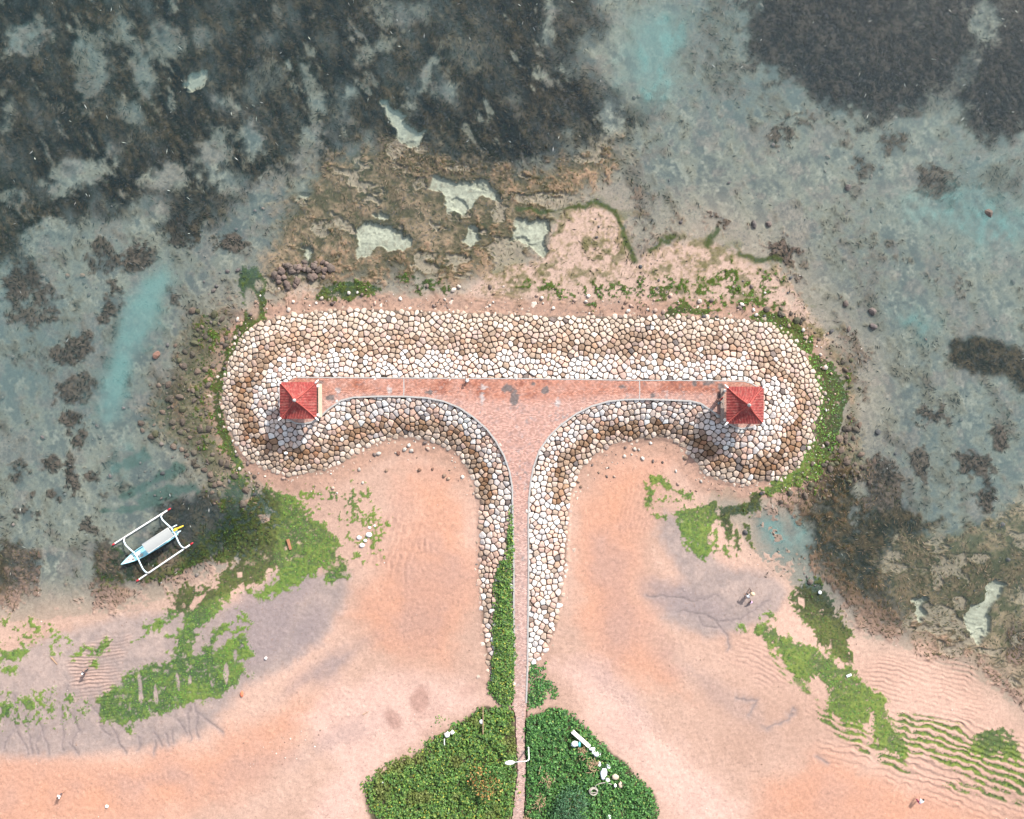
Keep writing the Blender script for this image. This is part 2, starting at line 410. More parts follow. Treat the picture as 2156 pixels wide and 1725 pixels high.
LIGHTS = [(50, 77, 60, 30, -25, 1), (177, 97, 26, 30, 0, .6), (197, 150, 25, 60, 15, .55), (260, 72, 14, 30, 0, .6), (350, 87, 38, 48, 20, .5), (414, 77, 24, 16, 0, .4),
          (300, 147, 17, 46, -20, .6), (477, 217, 34, 20, 0, .6), (274, 227, 15, 22, 0, .5), (567, 80, 26, 20, 0, .35), (654, 190, 12, 42, -15, .7),
          (668, 217, 16, 26, 0, .7), (13, 240, 15, 42, 0, .5), (217, 337, 13, 40, 35, .8), (150, 377, 58, 28, -18, .8), (20, 414, 26, 16, -20, .7), (350, 384, 48, 30, -10, .7),
          (450, 334, 36, 62, 15, .7), (524, 294, 18, 36, 0, .85), (474, 374, 46, 26, 20, .8), (651, 310, 20, 50, 20, .8), (567, 440, 46, 74, 15, .95), (334, 440, 20, 22, 0, .7),
          (434, 520, 40, 34, 0, .9), (110, 507, 52, 38, -20, .85), (846, 22, 44, 22, 0, .45), (780, 110, 32, 16, -25, .5), (740, 187, 20, 14, 0, .7), (893, 160, 10, 32, 25, .7),
          (937, 194, 26, 22, 20, .6), (1287, 247, 20, 24, 0, .95), (1153, 37, 11, 42, 10, .65), (1080, 210, 30, 20, 0, .25), (720, 250, 20, 26, 0, .4),
          (2072, 50, 26, 46, 10, .75), (2040, 140, 16, 60, 25, .45), (2000, 225, 34, 24, 0, .6), (1930, 15, 16, 26, 0, .3), (600, 30, 30, 30, 0, .15), (980, 115, 40, 26, 0, .2),
          (1160, 140, 24, 30, 0, .2), (540, 180, 60, 30, -40, .3), (90, 250, 40, 60, 0, .15), (906, 547, 30, 20, 0, .8), (957, 547, 22, 13, 0, .7)]
POOLS = [[(800, 215), (812, 216), (845, 240), (862, 268), (892, 282), (880, 307), (845, 300), (825, 260)],
         [(905, 395), (920, 372), (960, 382), (1020, 378), (1040, 400), (1052, 421), (1010, 412), (990, 442), (960, 462), (935, 432), (930, 405)],
         [(745, 492), (760, 466), (790, 463), (830, 476), (866, 506), (860, 520), (815, 531), (795, 516), (785, 532), (752, 545)],
         [(985, 475), (998, 472), (1016, 505), (992, 521), (972, 508)], [(1088, 455), (1120, 462), (1158, 466), (1155, 500), (1146, 546), (1110, 522), (1073, 505)],
         [(786, 455), (800, 446), (820, 450), (822, 463), (800, 469)], [(620, 404), (640, 396), (660, 405), (655, 417), (625, 418)],
         [(384, 180), (400, 155), (432, 145), (436, 160), (420, 185), (398, 197)], [(632, 520), (650, 522), (660, 540), (655, 560), (640, 560)],
         [(2078, 1235), (2100, 1220), (2116, 1232), (2108, 1260), (2085, 1280), (2086, 1300), (2080, 1340), (2060, 1353), (2040, 1335), (2028, 1310), (2045, 1275), (2068, 1265)],
         [(1926, 1266), (1946, 1262), (1948, 1290), (1938, 1306), (1930, 1290)]]
DOTS = [(157, 735, 58, 32, -35, .75), (164, 814, 50, 34, -15, .7), (229, 651, 22, 52, 20, .7), (363, 627, 11, 20, -20, .75), (268, 801, 18, 13, 0, .95), (154, 883, 20, 14, 0, .9),
        (170, 922, 18, 22, 0, .8), (105, 978, 22, 18, 20, .95), (147, 998, 14, 28, 0, .95), (190, 1001, 15, 12, 0, .9), (39, 998, 18, 24, 10, .65), (72, 1037, 15, 11, 0, .9),
        (108, 1043, 12, 12, 0, .8), (65, 641, 64, 56, 30, .55), (43, 592, 44, 44, 0, .7), (288, 543, 40, 32, 0, .8), (487, 513, 30, 22, 0, .95), (213, 536, 38, 42, 0, .6), (385, 480, 34, 40, 0, .8),
        (1975, 385, 46, 36, 0, .7), (1820, 350, 22, 32, 0, .5), (1885, 300, 30, 26, 0, .55), (1650, 270, 26, 32, 20, .6), (1780, 290, 26, 20, 0, .45), (1700, 255, 30, 26, 0, .4),
        (1965, 878, 32, 14, 0, .85), (2110, 925, 18, 24, 0, .95), (2050, 975, 32, 26, 0, .95), (2079, 1045, 24, 40, 0, .95), (1863, 1017, 46, 60, -10, .95), (1938, 978, 30, 36, 0, .7),
        (2060, 380, 18, 16, 0, .4), (2005, 430, 20, 16, 0, .4), (1600, 130, 16, 16, 0, .5), (1985, 720, 20, 20, 0, .4), (1830, 740, 30, 14, -20, .3), (1530, 285, 26, 20, 0, .25),
        (1880, 520, 60, 30, 20, .3), (2000, 590, 50, 30, 30, .3), (1550, 700, 20, 12, 0, .2), (1650, 530, 28, 22, 10, .85), (1520, 470, 20, 12, 40, .7), (1690, 590, 16, 14, 0, .5), (2140, 1350, 22, 30, 0, .9), (2125, 1455, 60, 15, 50, .8),
        (45, 1200, 34, 50, 0, .85), (20, 1165, 30, 18, 0, .6), (230, 1180, 36, 46, 10, .8), (215, 1250, 26, 40, 0, .9), (310, 1010, 60, 10, -20, .5), (60, 1080, 26, 14, 0, .7), (180, 1110, 26, 16, 0, .7)]
DARKD = [(1990, 715), (2050, 695), (2100, 718), (2156, 738), (2400, 800), (2400, 900), (2156, 832), (2120, 792), (2060, 792), (2000, 762)]
RING = [(420, 650), (500, 690), (478, 760), (455, 840), (465, 920), (500, 985), (560, 1020), (560, 1080), (500, 1060), (440, 1040), (395, 960), (330, 930), (300, 870), (345, 800), (378, 740), (395, 690)]
RINGR = [(1600, 650), (1680, 650), (1740, 700), (1790, 770), (1810, 840), (1800, 920), (1830, 1000), (1780, 1020), (1730, 1060), (1640, 1060), (1660, 1020), (1760, 940), (1785, 850), (1765, 780), (1700, 700)]

dA = pmask([DARKA], 75, 75, 22, m=220)
dB = pmask([DARKB], 40, 34, 34, 10, m=190)
lights = np.clip(emask(LIGHTS, 16, 20, 20, 6, m=60) * 1.15, 0, 1) * np.clip(.95 + .5 * nB, .3, 1)
pools = pmask(POOLS, 2.2, 8, 10, 4); poolrim = pmask(POOLS, 6, 8, 10, 4) 
dC = np.maximum(pmask([DARKC], 16, 14, 18, 6), pmask([[(1625, 1045), (1717, 988), (1765, 958), (1803, 1001), (1808, 1093), (1770, 1133), (1717, 1146), (1677, 1085)], [(1700, 1150), (1760, 1140), (1830, 1180), (1830, 1280), (1790, 1290), (1720, 1230)], [(186, 1145), (227, 1138), (275, 1227), (261, 1282), (227, 1289), (192, 1241)], [(-60, 1150), (40, 1140), (80, 1170), (70, 1250), (20, 1280), (-60, 1270)]], 14, 12, 16, 6)); dD = pmask([DARKD], 12, 8, 10)
dots = emask(DOTS, 12, 14, 14, 4)
brown = pmask([BROWN], 26, 34, 20, 6, m=110)
olive = pmask([OLIVE], 24, 34, 26, 8, m=110)
ledge = fbm(PX / 42 + .4 * nB, PY / 30 + .4 * nA, 4, 71); shelf = np.clip(brown + olive * .8, 0, 1)
lsand = sst(.20, .36, ledge) * shelf; lmoss = np.exp(-((ledge - .17) / .055) ** 2) * shelf
ring = np.maximum(pmask([RING], 26, 26, 18, m=90), pmask([RINGR], 20, 20, 14, m=80))
sea = 1 - sst(-60, 60, sdb + 30 * nA)
weed = dA * (1 - lights) * np.clip(.9 + .35 * nS, 0, 1.05)
rag = .55 * nB + .4 * nC + .45 * nS2
weed = weed * np.clip(1 - .85 * sst(.05, .55, nS * .75 + nS2 * .35 - .15 + .3 * (1 - dA)), .12, 1)
weed = np.maximum(weed, dB * (1 - lights * .8) * np.clip(.98 + .15 * nS2, 0, 1))
weed = np.maximum(weed, dots * .45 + .55 * sst(.3, .8, dots * 1.15 + rag * .7) * (dots > .02))
weed = np.maximum(weed, dD * .9); weed = np.maximum(weed, dC * np.clip(.92 + .3 * nB, 0, 1) * (1 - olive * .5))
DARKE = [(330, 1060), (380, 1040), (440, 1030), (500, 1050), (570, 1095), (565, 1150), (480, 1180), (420, 1215), (330, 1240), (250, 1235), (215, 1165), (300, 1150), (350, 1110)]
weed = np.maximum(weed, pmask([DARKE], 24, 20, 20, 6, m=80) * .8)
mid = sst(-.05, .75, nS * .7 + .35 * nL + .45 * nB + .25 * nC + .12) * .62 * sea            # scattered thin weed over the flats
weed = .66 * weed + .34 * sst(.18, .82, weed + .42 * rag) * sst(0, .12, weed); weed = np.maximum(weed, mid); weed = np.clip(weed * (1 - pools), 0, 1)

# ---- green algae
A_L = [Z3([(1250, 140), (1330, 130), (1420, 180), (1500, 190), (1540, 260), (1620, 310), (1700, 390), (1770, 430), (1810, 500), (1820, 590), (1840, 640), (1900, 680), (1905, 740), (1840, 770),
           (1760, 810), (1720, 800), (1730, 720), (1640, 760), (1560, 810), (1440, 870), (1330, 905), (1260, 935), (1240, 900), (1320, 840), (1410, 780), (1390, 705), (1330, 725), (1250, 830), (1190, 850),
           (1130, 830), (1050, 870), (1010, 950), (960, 1020), (880, 1100), (820, 1130), (760, 1240), (740, 1310), (650, 1345), (680, 1220), (725, 1100), (705, 1050), (600, 1090), (500, 1130), (420, 1140),
           (560, 1060), (620, 960), (640, 880), (720, 840), (860, 855), (950, 830), (1000, 720), (1100, 660), (900, 660), (700, 720), (560, 790), (420, 790), (330, 800), (230, 830),
           (130, 800), (80, 700), (120, 560), (260, 540), (450, 640), (700, 540), (760, 500), (800, 400), (900, 420), (1000, 330), (980, 200), (1050, 30), (1180, 20), (1225, 120)], *R3)]
A_Lhole = [Z3([(750, 980), (790, 910), (870, 895), (840, 950), (760, 1010)], *R3), Z3([(1250, 330), (1340, 320), (1330, 370), (1270, 390)], *R3), Z3([(1095, 740), (1130, 735), (1130, 770), (1100, 775)], *R3),
           Z3([(1160, 60), (1210, 130), (1150, 300), (1130, 250)], *R3)]
A_L2 = [Z3([(1030, 60), (1150, 50), (1130, 150), (1100, 190), (1070, 222), (1160, 200), (1205, 170), (1225, 90), (1290, 40), (1340, 20), (1340, 60), (1270, 110), (1250, 165), (1290, 170), (1340, 120), (1430, 80), (1450, 170),
            (1470, 210), (1400, 220), (1420, 290), (1460, 330), (1400, 360), (1330, 400), (1290, 450), (1200, 470), (1120, 480), (1040, 510), (950, 550), (880, 550), (800, 590), (700, 610), (600, 600), (565, 530),
            (580, 460), (680, 380), (760, 300), (850, 270), (900, 230), (930, 262), (1020, 222)], *R6),
        Z3([(510, 210), (590, 130), (650, 120), (640, 160), (575, 205)], *R6), Z3([(405, 215), (450, 185), (510, 165), (490, 195), (430, 222)], *R6), Z3([(0, 190), (90, 170), (160, 185), (150, 205), (60, 230), (0, 235)], *R6),
        Z3([(500, 270), (560, 235), (580, 275), (520, 290)], *R6), Z3([(115, 480), (160, 455), (200, 480), (195, 520), (140, 545)], *R6), Z3([(15, 285), (100, 280), (90, 300), (30, 310)], *R6),
        Z3([(270, 515), (320, 505), (325, 525), (280, 540)], *R6), Z3([(0, 500), (60, 505), (70, 580), (0, 580)], *R6), Z3([(730, 620), (780, 610), (780, 650), (740, 655)], *R6), Z3([(985, 90), (1030, 65), (1035, 95), (990, 115)], *R6)]
A_slit = [(820 * .36, 400 * .36 + 1305, 5, 34, -4), (912 * .36, 440 * .36 + 1305, 4, 26, -5), (1042 * .36, 370 * .36 + 1305, 4, 18, -10), (1322 * .36, 300 * .36 + 1305, 5, 22, 0), (1376 * .36, 215 * .36 + 1305, 4, 14, 0),
          (1240 * .36, 375 * .36 + 1305, 3, 10, -20), (1110 * .36, 345 * .36 + 1305, 4, 9, 0), (760 * .36, 520 * .36 + 1305, 3, 12, 0)]
A_frag = [Z3([(830, 40), (920, 10), (1000, 0), (1010, 20), (940, 40)], *R6), Z3([(770, 130), (850, 80), (870, 70), (850, 110)], *R6)]
A_R = [Z3([(190, 200), (300, 190), (360, 160), (400, 140), (405, 230), (360, 300), (372, 380), (335, 455), (280, 420), (220, 350), (260, 360), (200, 300)], *R5),
       Z3([(60, 40), (120, 20), (150, 60), (200, 100), (275, 130), (250, 150), (180, 110), (130, 90), (70, 60)], *R5), Z3([(50, 80), (90, 100), (80, 190), (45, 170)], *R5), Z3([(100, 220), (150, 230), (150, 265), (110, 240)], *R5),
       Z3([(395, 180), (540, 175), (570, 120), (600, 90), (630, 170), (560, 220), (470, 240), (475, 350), (450, 375), (430, 330), (415, 260)], *R5), Z3([(480, 300), (500, 310), (512, 400), (490, 430)], *R5), Z3([(530, 265), (560, 290), (580, 395), (555, 390)], *R5),
       Z3([(430, 370), (450, 400), (470, 450), (440, 430)], *R5), Z3([(385, 290), (400, 290), (395, 440), (385, 420)], *R5)]
A_R2 = [Z3([(570, 780), (650, 760), (720, 820), (800, 860), (860, 870), (940, 920), (1010, 960), (1060, 970), (1080, 1020), (1160, 1080), (1240, 1160), (1232, 1230), (1280, 1300), (1330, 1390), (1300, 1430), (1240, 1400),
            (1180, 1340), (1150, 1260), (1100, 1270), (1060, 1250), (1000, 1240), (950, 1190), (940, 1090), (890, 1030), (830, 1050), (760, 1010), (720, 950), (680, 870), (580, 825)], *R5),
        Z3([(750, 640), (790, 560), (900, 530), (960, 620), (1000, 720), (1065, 815), (1040, 870), (1075, 930), (1060, 975), (960, 900), (880, 870), (870, 790), (800, 720)], *R5),
        Z3([(620, 730), (660, 690), (690, 740), (640, 745)], *R5), Z3([(505, 790), (525, 765), (540, 800)], *R5)]
A_R2hole = [Z3([(985, 955), (1020, 960), (1020, 985), (990, 980)], *R5), Z3([(1150, 1200), (1170, 1190), (1168, 1260), (1150, 1330), (1135, 1300)], *R5), Z3([(860, 1000), (930, 1060), (945, 1130), (920, 1100)], *R5),
            Z3([(790, 625), (825, 640), (825, 680), (800, 665)], *R5), Z3([(895, 685), (925, 690), (920, 705)], *R5), Z3([(830, 820), (890, 830), (885, 865), (840, 860)], *R5)]
A_rip = [Z3([(1220, 1230), (1300, 1200), (1450, 1215), (1600, 1270), (1700, 1340), (1880, 1270), (1880, 1400), (2000, 1480), (2000, 1620), (1850, 1610), (1700, 1560), (1560, 1480), (1420, 1400), (1330, 1420), (1270, 1340)], *R5),
         Z3([(880, 1120), (950, 1200), (1060, 1260), (1160, 1290), (1100, 1360), (1000, 1330), (900, 1240)], *R5), Z3([(1160, 1340), (1300, 1430), (1380, 1500), (1300, 1520), (1180, 1430), (1090, 1390)], *R5),
         Z3([(1520, 1560), (1600, 1550), (1900, 1640), (2000, 1640), (2000, 1680), (1700, 1610), (1560, 1590)], *R5), Z3([(660, 900), (760, 1010), (850, 1060), (860, 1110), (780, 1080), (690, 980)], *R5)]
A_dk = [Z3([(1660, 1310), (1720, 1290), (1800, 1270), (1860, 1300), (1870, 1350), (1900, 1420), (1860, 1440), (1780, 1400), (1700, 1420), (1640, 1390)], *R5)]
A_groyne = [[(1695, 745), (1745, 757), (1778, 800), (1785, 850), (1770, 905), (1750, 955), (1720, 1006), (1645, 1036), (1590, 1046), (1620, 1015), (1670, 985), (1690, 955), (1710, 925), (1718, 873), (1722, 845), (1712, 800)],
            [(1580, 668), (1600, 655), (1648, 664), (1706, 712), (1716, 750), (1685, 740), (1640, 695)],
            [(500, 685), (520, 690), (485, 760), (472, 800), (466, 850), (475, 900), (496, 945), (515, 985), (500, 1000), (478, 950), (455, 900), (445, 850), (455, 790), (475, 735)],
            [(662, 632), (680, 602), (735, 590), (800, 600), (806, 612), (740, 632)], [(500, 600), (510, 565), (540, 560), (556, 592), (560, 640), (556, 670), (520, 700), (505, 690), (520, 650), (508, 630)],
            [(1395, 660), (1410, 645), (1440, 640), (1490, 655), (1480, 664), (1400, 668)]]
A_small = [(770, 1045 - 7, 14, 11), (700, 1043, 12, 9), (745, 1050, 4, 22, -5), (720, 1065, 4, 20, -20), (760, 1090, 5, 18, -15), (655, 1042, 26, 7, 5), (780, 1100, 6, 14, -30), (735, 1120, 5, 8), (790, 1155, 10, 4, 30),
           (1190, 622, 22, 8), (1250, 620, 26, 6), (1300, 605, 14, 8), (1330, 612, 20, 8, 10), (1390, 618, 28, 9, -10), (1430, 640, 12, 8), (1540, 600, 9, 34), (1525, 580, 20, 10), (1610, 600, 12, 16), (1440, 655, 18, 10), (1245, 640, 20, 5),
           (1160, 598, 9, 5), (900, 600, 24, 12), (880, 620, 14, 7), (940, 610, 8, 14), (860, 585, 24, 8), (1350, 590, 10, 8), (1405, 592, 12, 10), (1480, 615, 12, 7)]
alg = pmask(A_L, 10, 3, 8, 6); alg *= 1 - pmask(A_Lhole, 3, 1, 4, 2)
alg = np.maximum(alg, pmask(A_L2, 7, 1, 6, 4) * (1 - emask(A_slit, 2.5, 1, 3, 1.5)))
alg = np.maximum(alg, pmask(A_frag, 3, 2, 6, 3)); alg = np.maximum(alg, pmask(A_R, 6, 1, 5, 3))
alg = np.maximum(alg, pmask(A_R2, 8, 2, 6, 5) * (1 - pmask(A_R2hole, 2, 1, 3, 1.5)))
alg = np.maximum(alg, pmask(A_groyne, 3, 1, 6, 4)); alg = np.maximum(alg, pmask(A_dk, 3, 2, 7, 4))
alg = np.maximum(alg, emask(A_small, 3, 2, 5, 4) * sst(-.25, .25, nC + .15))
# thin scattered shreds
zone = pmask([Z3([(0, -20), (350, 0), (420, 120), (360, 180), (120, 160), (0, 200)], *R6)], 20, 10, 6) * .85
zone = np.maximum(zone, pmask([[(620, 1030), (760, 1020), (830, 1110), (800, 1190), (740, 1180), (700, 1090)], Z3([(0, 430), (420, 430), (560, 560), (420, 640), (0, 640)], *R6),
                               [(1090, 600), (1650, 570), (1680, 640), (1500, 660), (1200, 640)], Z3([(1000, 250), (1240, 260), (1450, 200), (1440, 330), (1200, 420), (1000, 420)], R6[0], R6[1] - 90, .36),
                               Z3([(60, 60), (280, 140), (300, 250), (160, 260), (60, 190)], *R5), [(420, 640), (500, 690), (455, 850), (480, 960), (560, 1040), (440, 1040), (400, 900)],
                               [(1700, 760), (1790, 780), (1790, 900), (1720, 1040), (1600, 1050)]], 16, 8, 6) * .8)
alg = np.maximum(alg, sst(.18, .42, nB * .55 + nC * .75 + zone * .55 - .38) * sst(.02, .2, zone))
holes_y = sst(.35, .6, fbm(PX / 9, PY / 9, 3, 77)); alg = np.where(alg > .02, sst(.28, .72, alg + .62 * nC + .3 * nB), alg)
alg = alg * (1 - .85 * emask([(300, 1150, 130, 60, -25)], 20, 10, 8) * sst(-.35, .1, nB + .6 * nS2 + .1)); alg = alg * (1 - emask([(530, 640, 14, 30, -15), (545, 600, 8, 10)], 3, 2, 4)); alg = alg * (1 - .8 * holes_y * (sdb > 0) * sst(.1, -.3, nA))

# ---- sand ripples: real relief
def ripfield(ang, lam, warp, sh=1.0):
    a = math.radians(ang); ph = (PX * math.sin(a) + PY * math.cos(a)) / lam + warp * nA * 1.7 + .42 * nB + .9 * nL
    s = ph - np.floor(ph); return np.where(s < .68, s / .68, (1 - s) / .32)      # saw-shaped crest
rip = np.zeros_like(X); ripm = np.zeros_like(X)
def addrip(poly, ang, lam, amp, warp=.6, soft=14):
    global rip, ripm
    m = pmask([poly], soft, 10, 10, m=70) * np.clip(.75 + .9 * nA + .5 * nB, .15, 1.15); rip = rip + m * amp * (ripfield(ang, lam, warp) - .5); ripm = np.maximum(ripm, m)
addrip(Z3([(1250, 1180), (1480, 1180), (1908, 1300), (2400, 1400), (2400, 1760), (1700, 1760), (1400, 1600), (900, 1420), (900, 1350), (1180, 1340), (1300, 1420)], *R5), -17, 13.5, .15)
addrip(Z3([(1100, 1000), (1250, 900), (1450, 920), (1640, 950), (1700, 1050), (1720, 1220), (1600, 1260), (1440, 1200), (1240, 1150), (1150, 1060)], *R5), -14, 9.5, .085)
addrip(Z3([(850, 1080), (960, 1180), (1080, 1260), (1200, 1320), (1080, 1400), (960, 1330), (850, 1200)], *R5), -30, 12, .10)
addrip(Z3([(380, 800), (620, 830), (720, 960), (760, 1060), (640, 1050), (420, 950)], *R5), -28, 10, .055)
addrip(Z3([(430, 230), (580, 120), (740, 100), (720, 200), (700, 330), (660, 600), (590, 600), (570, 500), (430, 460)], *R6), 6, 7.2, .19)
addrip([(960, 610), (1100, 610), (1260, 625), (1250, 648), (980, 640)], -8, 7.5, .06)
addrip([(745, 490), (790, 490), (800, 540), (750, 560)], -5, 8, .05, .6, 6); addrip([(2030, 1290), (2080, 1290), (2075, 1350), (2040, 1350)], -12, 10, .06, .6, 6)
addrip([(780, 1090), (880, 1050), (900, 1150), (830, 1220), (770, 1170)], 70, 13, .11, .6, 20); addrip([(830, 1180), (880, 1060), (930, 1080), (900, 1250), (850, 1300)], 80, 15, .07, .6, 20); addrip([(1300, 1040), (1380, 1020), (1380, 1110), (1300, 1110)], 75, 11, .09)
rm = pmask(A_rip, 4, 2, 6, 2)
alg = np.maximum(alg, rm * sst(.0, .12, .5 - (rip + .075) / .15 + .22 * nB + .05) * sst(-.05, .05, .0 - rip + .03))

# ---- drainage rills
RILL = [Z3(p, *R6) for p in ([(80, 440), (95, 540), (85, 640), (30, 700), (20, 760)], [(150, 560), (170, 660), (180, 780)], [(300, 440), (220, 550), (240, 650), (270, 720), (290, 790)],
        [(400, 390), (380, 480), (350, 510), (360, 600), (375, 680), (365, 760)], [(395, 520), (440, 600), (450, 650), (420, 700), (440, 780)], [(520, 500), (580, 560), (590, 640), (640, 680)],
        [(650, 620), (690, 710), (735, 780)], [(1100, 500), (1105, 600), (1110, 700)], [(1130, 490), (1150, 560), (1145, 640), (1160, 690)], [(1150, 540), (1210, 590), (1300, 655)], [(890, 650), (940, 730)],
        [(1040, 590), (1090, 670)], [(900, 700), (890, 780)], [(810, 690), (805, 770)], [(100, 660), (150, 740), (160, 790)], [(230, 640), (210, 700), (215, 780)], [(400, 720), (460, 790)], [(1000, 640), (1020, 720)], [(960, 660), (990, 740)])]
RILL += [Z3(p, *R5) for p in ([(50, 625), (180, 630), (280, 655), (400, 625)], [(195, 705), (320, 710), (400, 750), (500, 740), (560, 700), (640, 640)], [(380, 745), (445, 820), (455, 900)], [(490, 1130), (590, 1140), (560, 1220)],
        [(770, 1180), (740, 1240), (640, 1280)], [(300, 720), (320, 770), (420, 790)], [(890, 1420), (935, 1445)])]
rill = lmask(RILL, 1.7, 1.8, 7); rillw = lmask(RILL, 6, 6, 8)

# ------------------------------------------------------------------ ground relief
toe_w = unpa(TOE, .3); deck_w = unpa(DECK, deck_z(np.array([p[1] for p in DECK])))
box = (slice(*np.searchsorted(gy, [-40, 16])), slice(*np.searchsorted(gx, [-42, 46])))
Xb, Yb = X[box], Y[box]
toe_d = np.full_like(X, -99.); toe_d[box] = sd_poly(Xb, Yb, toe_w)
# deck strip also below the groyne
dk = (slice(*np.searchsorted(gy, [-75, 16])), slice(*np.searchsorted(gx, [-42, 46])))
deck_d = np.full_like(X, -99.); deck_d[dk] = sd_poly(X[dk], Y[dk], deck_w)
sds = sd_poly(PX0, PY0, SHOAL) + 9 * nA + 10 * nB
zsh = np.where(sds > 0, .10 * (1 - np.exp(-np.maximum(sds, 0) / 60)), -.62 * (1 - np.exp(np.minimum(sds, 0) / 460)))
zg = np.maximum(zb, zsh)
under = sst(.06, -.06, zg)
zg = zg - .42 * pools - .20 * lsand + .08 * lmoss - .12 * np.clip(zg, -1, 0) * 0
relief = (weed * .16 + .09 * brown) * (nB * .6 + nC * .5 + .5) + .05 * nB * ring + .03 * alg * (nC + .6) + .012 * nC
TRACK = [[(1240, 1380), (1330, 1500), (1450, 1620), (1560, 1725)], [(1262, 1440), (1380, 1540), (1500, 1690)], [(1180, 1440), (1290, 1470), (1420, 1520), (1560, 1610), (1700, 1690)], [(134, 1669), (330, 1640), (560, 1610), (760, 1560), (960, 1480)], [(60, 1640), (300, 1690), (620, 1660)],
         [(1579, 1240), (1500, 1330), (1440, 1440), (1360, 1600)], [(800, 1240), (900, 1340), (980, 1440)], [(1928, 1683), (1800, 1690), (1600, 1725)]]
fr_ = random.Random(3); dents = np.zeros_like(X)
for tr in TRACK:
    P_ = [Vector(q) for q in tr]; side = 1
    for a, b in zip(P_[:-1], P_[1:]):
        L_ = (b - a).length; d_ = (b - a) / L_; nrm_ = Vector((-d_.y, d_.x)); t_ = 0
        while t_ < L_:
            q = a + d_ * t_ + nrm_ * (side * 2.2 + fr_.uniform(-1.2, 1.2)); side = -side; t_ += fr_.uniform(8, 12.5)
            s_ = sub([(q.x, q.y)], 14); dents[s_] = np.maximum(dents[s_], sst(2.4, .8, np.hypot(PX[s_] - q.x, PY[s_] - q.y)))
zg = zg - .055 * dents + .02 * np.maximum(nC, 0) * sst(0, 60, sdb) + .03 * sst(.2, .6, nB) * nC * sst(0, 60, sdb)
zg = zg + relief + rip - .05 * rill - .02 * rillw
zg = zg + .05 * nA * sst(20, 200, sdb) + .015 * nB * (zb > 0)
tband = np.clip(-deck_d, 0, None) / (np.clip(-deck_d, 0, None) + np.clip(toe_d, 0, None) + 1e-5)
zdk = deck_z(PY0)
shape = np.clip(tband, 0, 1) ** 1.12
hgro = zdk * (1 - shape) + np.maximum(zg, .05) * shape
ing = toe_d > 0
z_true = np.where(ing, np.maximum(hgro, zg), zg)             # surface the stones lie on
z_ground = np.where(ing, z_true - .25 * sst(.1, 1.3, toe_d), zg)
z_ground = np.where(deck_d > -.25, np.minimum(z_ground, zdk - .3), z_ground)
z_ground = np.where((deck_d > -.1) & (PY0 > 1475), zdk - .12, z_ground)
# the green mound at the root of the pier
def hgt(x, y, A=None):
    A = z_true if A is None else A
    x = np.asarray(x, float); y = np.asarray(y, float)
    i = np.clip(np.searchsorted(gx, x) - 1, 0, len(gx) - 2); j = np.clip(np.searchsorted(gy, y) - 1, 0, len(gy) - 2)
    u = (x - gx[i]) / (gx[i + 1] - gx[i]); v = (y - gy[j]) / (gy[j + 1] - gy[j])
    return (A[j, i] * (1 - u) + A[j, i + 1] * u) * (1 - v) + (A[j + 1, i] * (1 - u) + A[j + 1, i + 1] * u) * v
def ground_at(px, py, A=None):
    z = 0.0
    for _ in range(4):
        p = unp(px, py, z); z = float(hgt(p.x, p.y, z_ground if A is None else A))
    return unp(px, py, z)

# ------------------------------------------------------------------ ground colour (sand, weed and mud tones, plus shade painted at pool rims)
def C3(*c): return np.array(c, np.float32)
col = np.empty(X.shape + (3,), np.float32); col[:] = C3(.205, .185, .150)
def mixc(c, f):
    global col
    f = np.asarray(f, np.float32)[..., None]; col = col + (np.asarray(c, np.float32) - col) * f
def var(c1, c2, f): return C3(*c1) + (C3(*c2) - C3(*c1)) * np.clip(f, 0, 1)[..., None]
land = sst(-110, 50, sdb + 24 * nA)
# seabed between the weed
mixc(var((.065, .07, .07), (.205, .195, .158), .5 + nS * .85 + .5 * nB + .3 * nC), 1 - land)
nR = fbm(PX / 48, PY / 40, 5, 81, .62)
mixc(var((.095, .078, .074), (.205, .160, .142), .5 + .9 * nC + .6 * nB), (1 - land) * sst(-.02, .34, nR + .25 * nS2) * .6)       # coral rubble
mixc((.30, .285, .235), (1 - land) * sst(.12, .6, .55 * nS2 - .5 * nR + .35 * nC + .3 * nB) * .42)          # combed clean sand
mixc((.25, .195, .155), (1 - land) * sst(-150, -10, sds) * .62)
mixc(var((.050, .050, .022), (.19, .14, .095), .45 + .9 * nB + .6 * nC), ring * .95)
mixc(var((.052, .042, .020), (.215, .145, .095), .48 + .9 * nB + .6 * nA + .4 * nC), brown * .92)
mixc(var((.052, .050, .022), (.235, .165, .105), .46 + .9 * nB + .6 * nA + .4 * nC), olive * .92)
wc = var((.005, .009, .011), (.036, .028, .018), .34 + .9 * nS2 + .5 * nB)
wc = wc + (var((.012, .014, .008), (.060, .044, .026), .42 + nS2 + nB + .5 * nC) - wc) * (np.clip(.75 * dC + .55 * dD + .55 * sst(.0, .6, nA + .8 * nL) * dA, 0, 1))[..., None]
wc = wc + (var((.004, .008, .012), (.038, .035, .032), .32 + .9 * nS2 + .8 * nB + .8 * nC) - wc) * np.clip(dB * 1.1, 0, 1)[..., None]
wc = wc + (var((.030, .026, .022), (.085, .066, .054), .5 + .8 * nB + .8 * nC) - wc) * np.clip(dots * 1.2 - dA * .8 - dB, 0, 1)[..., None]
mixc(wc, np.clip(weed * 1.05, 0, 1) * (1 - .5 * brown))
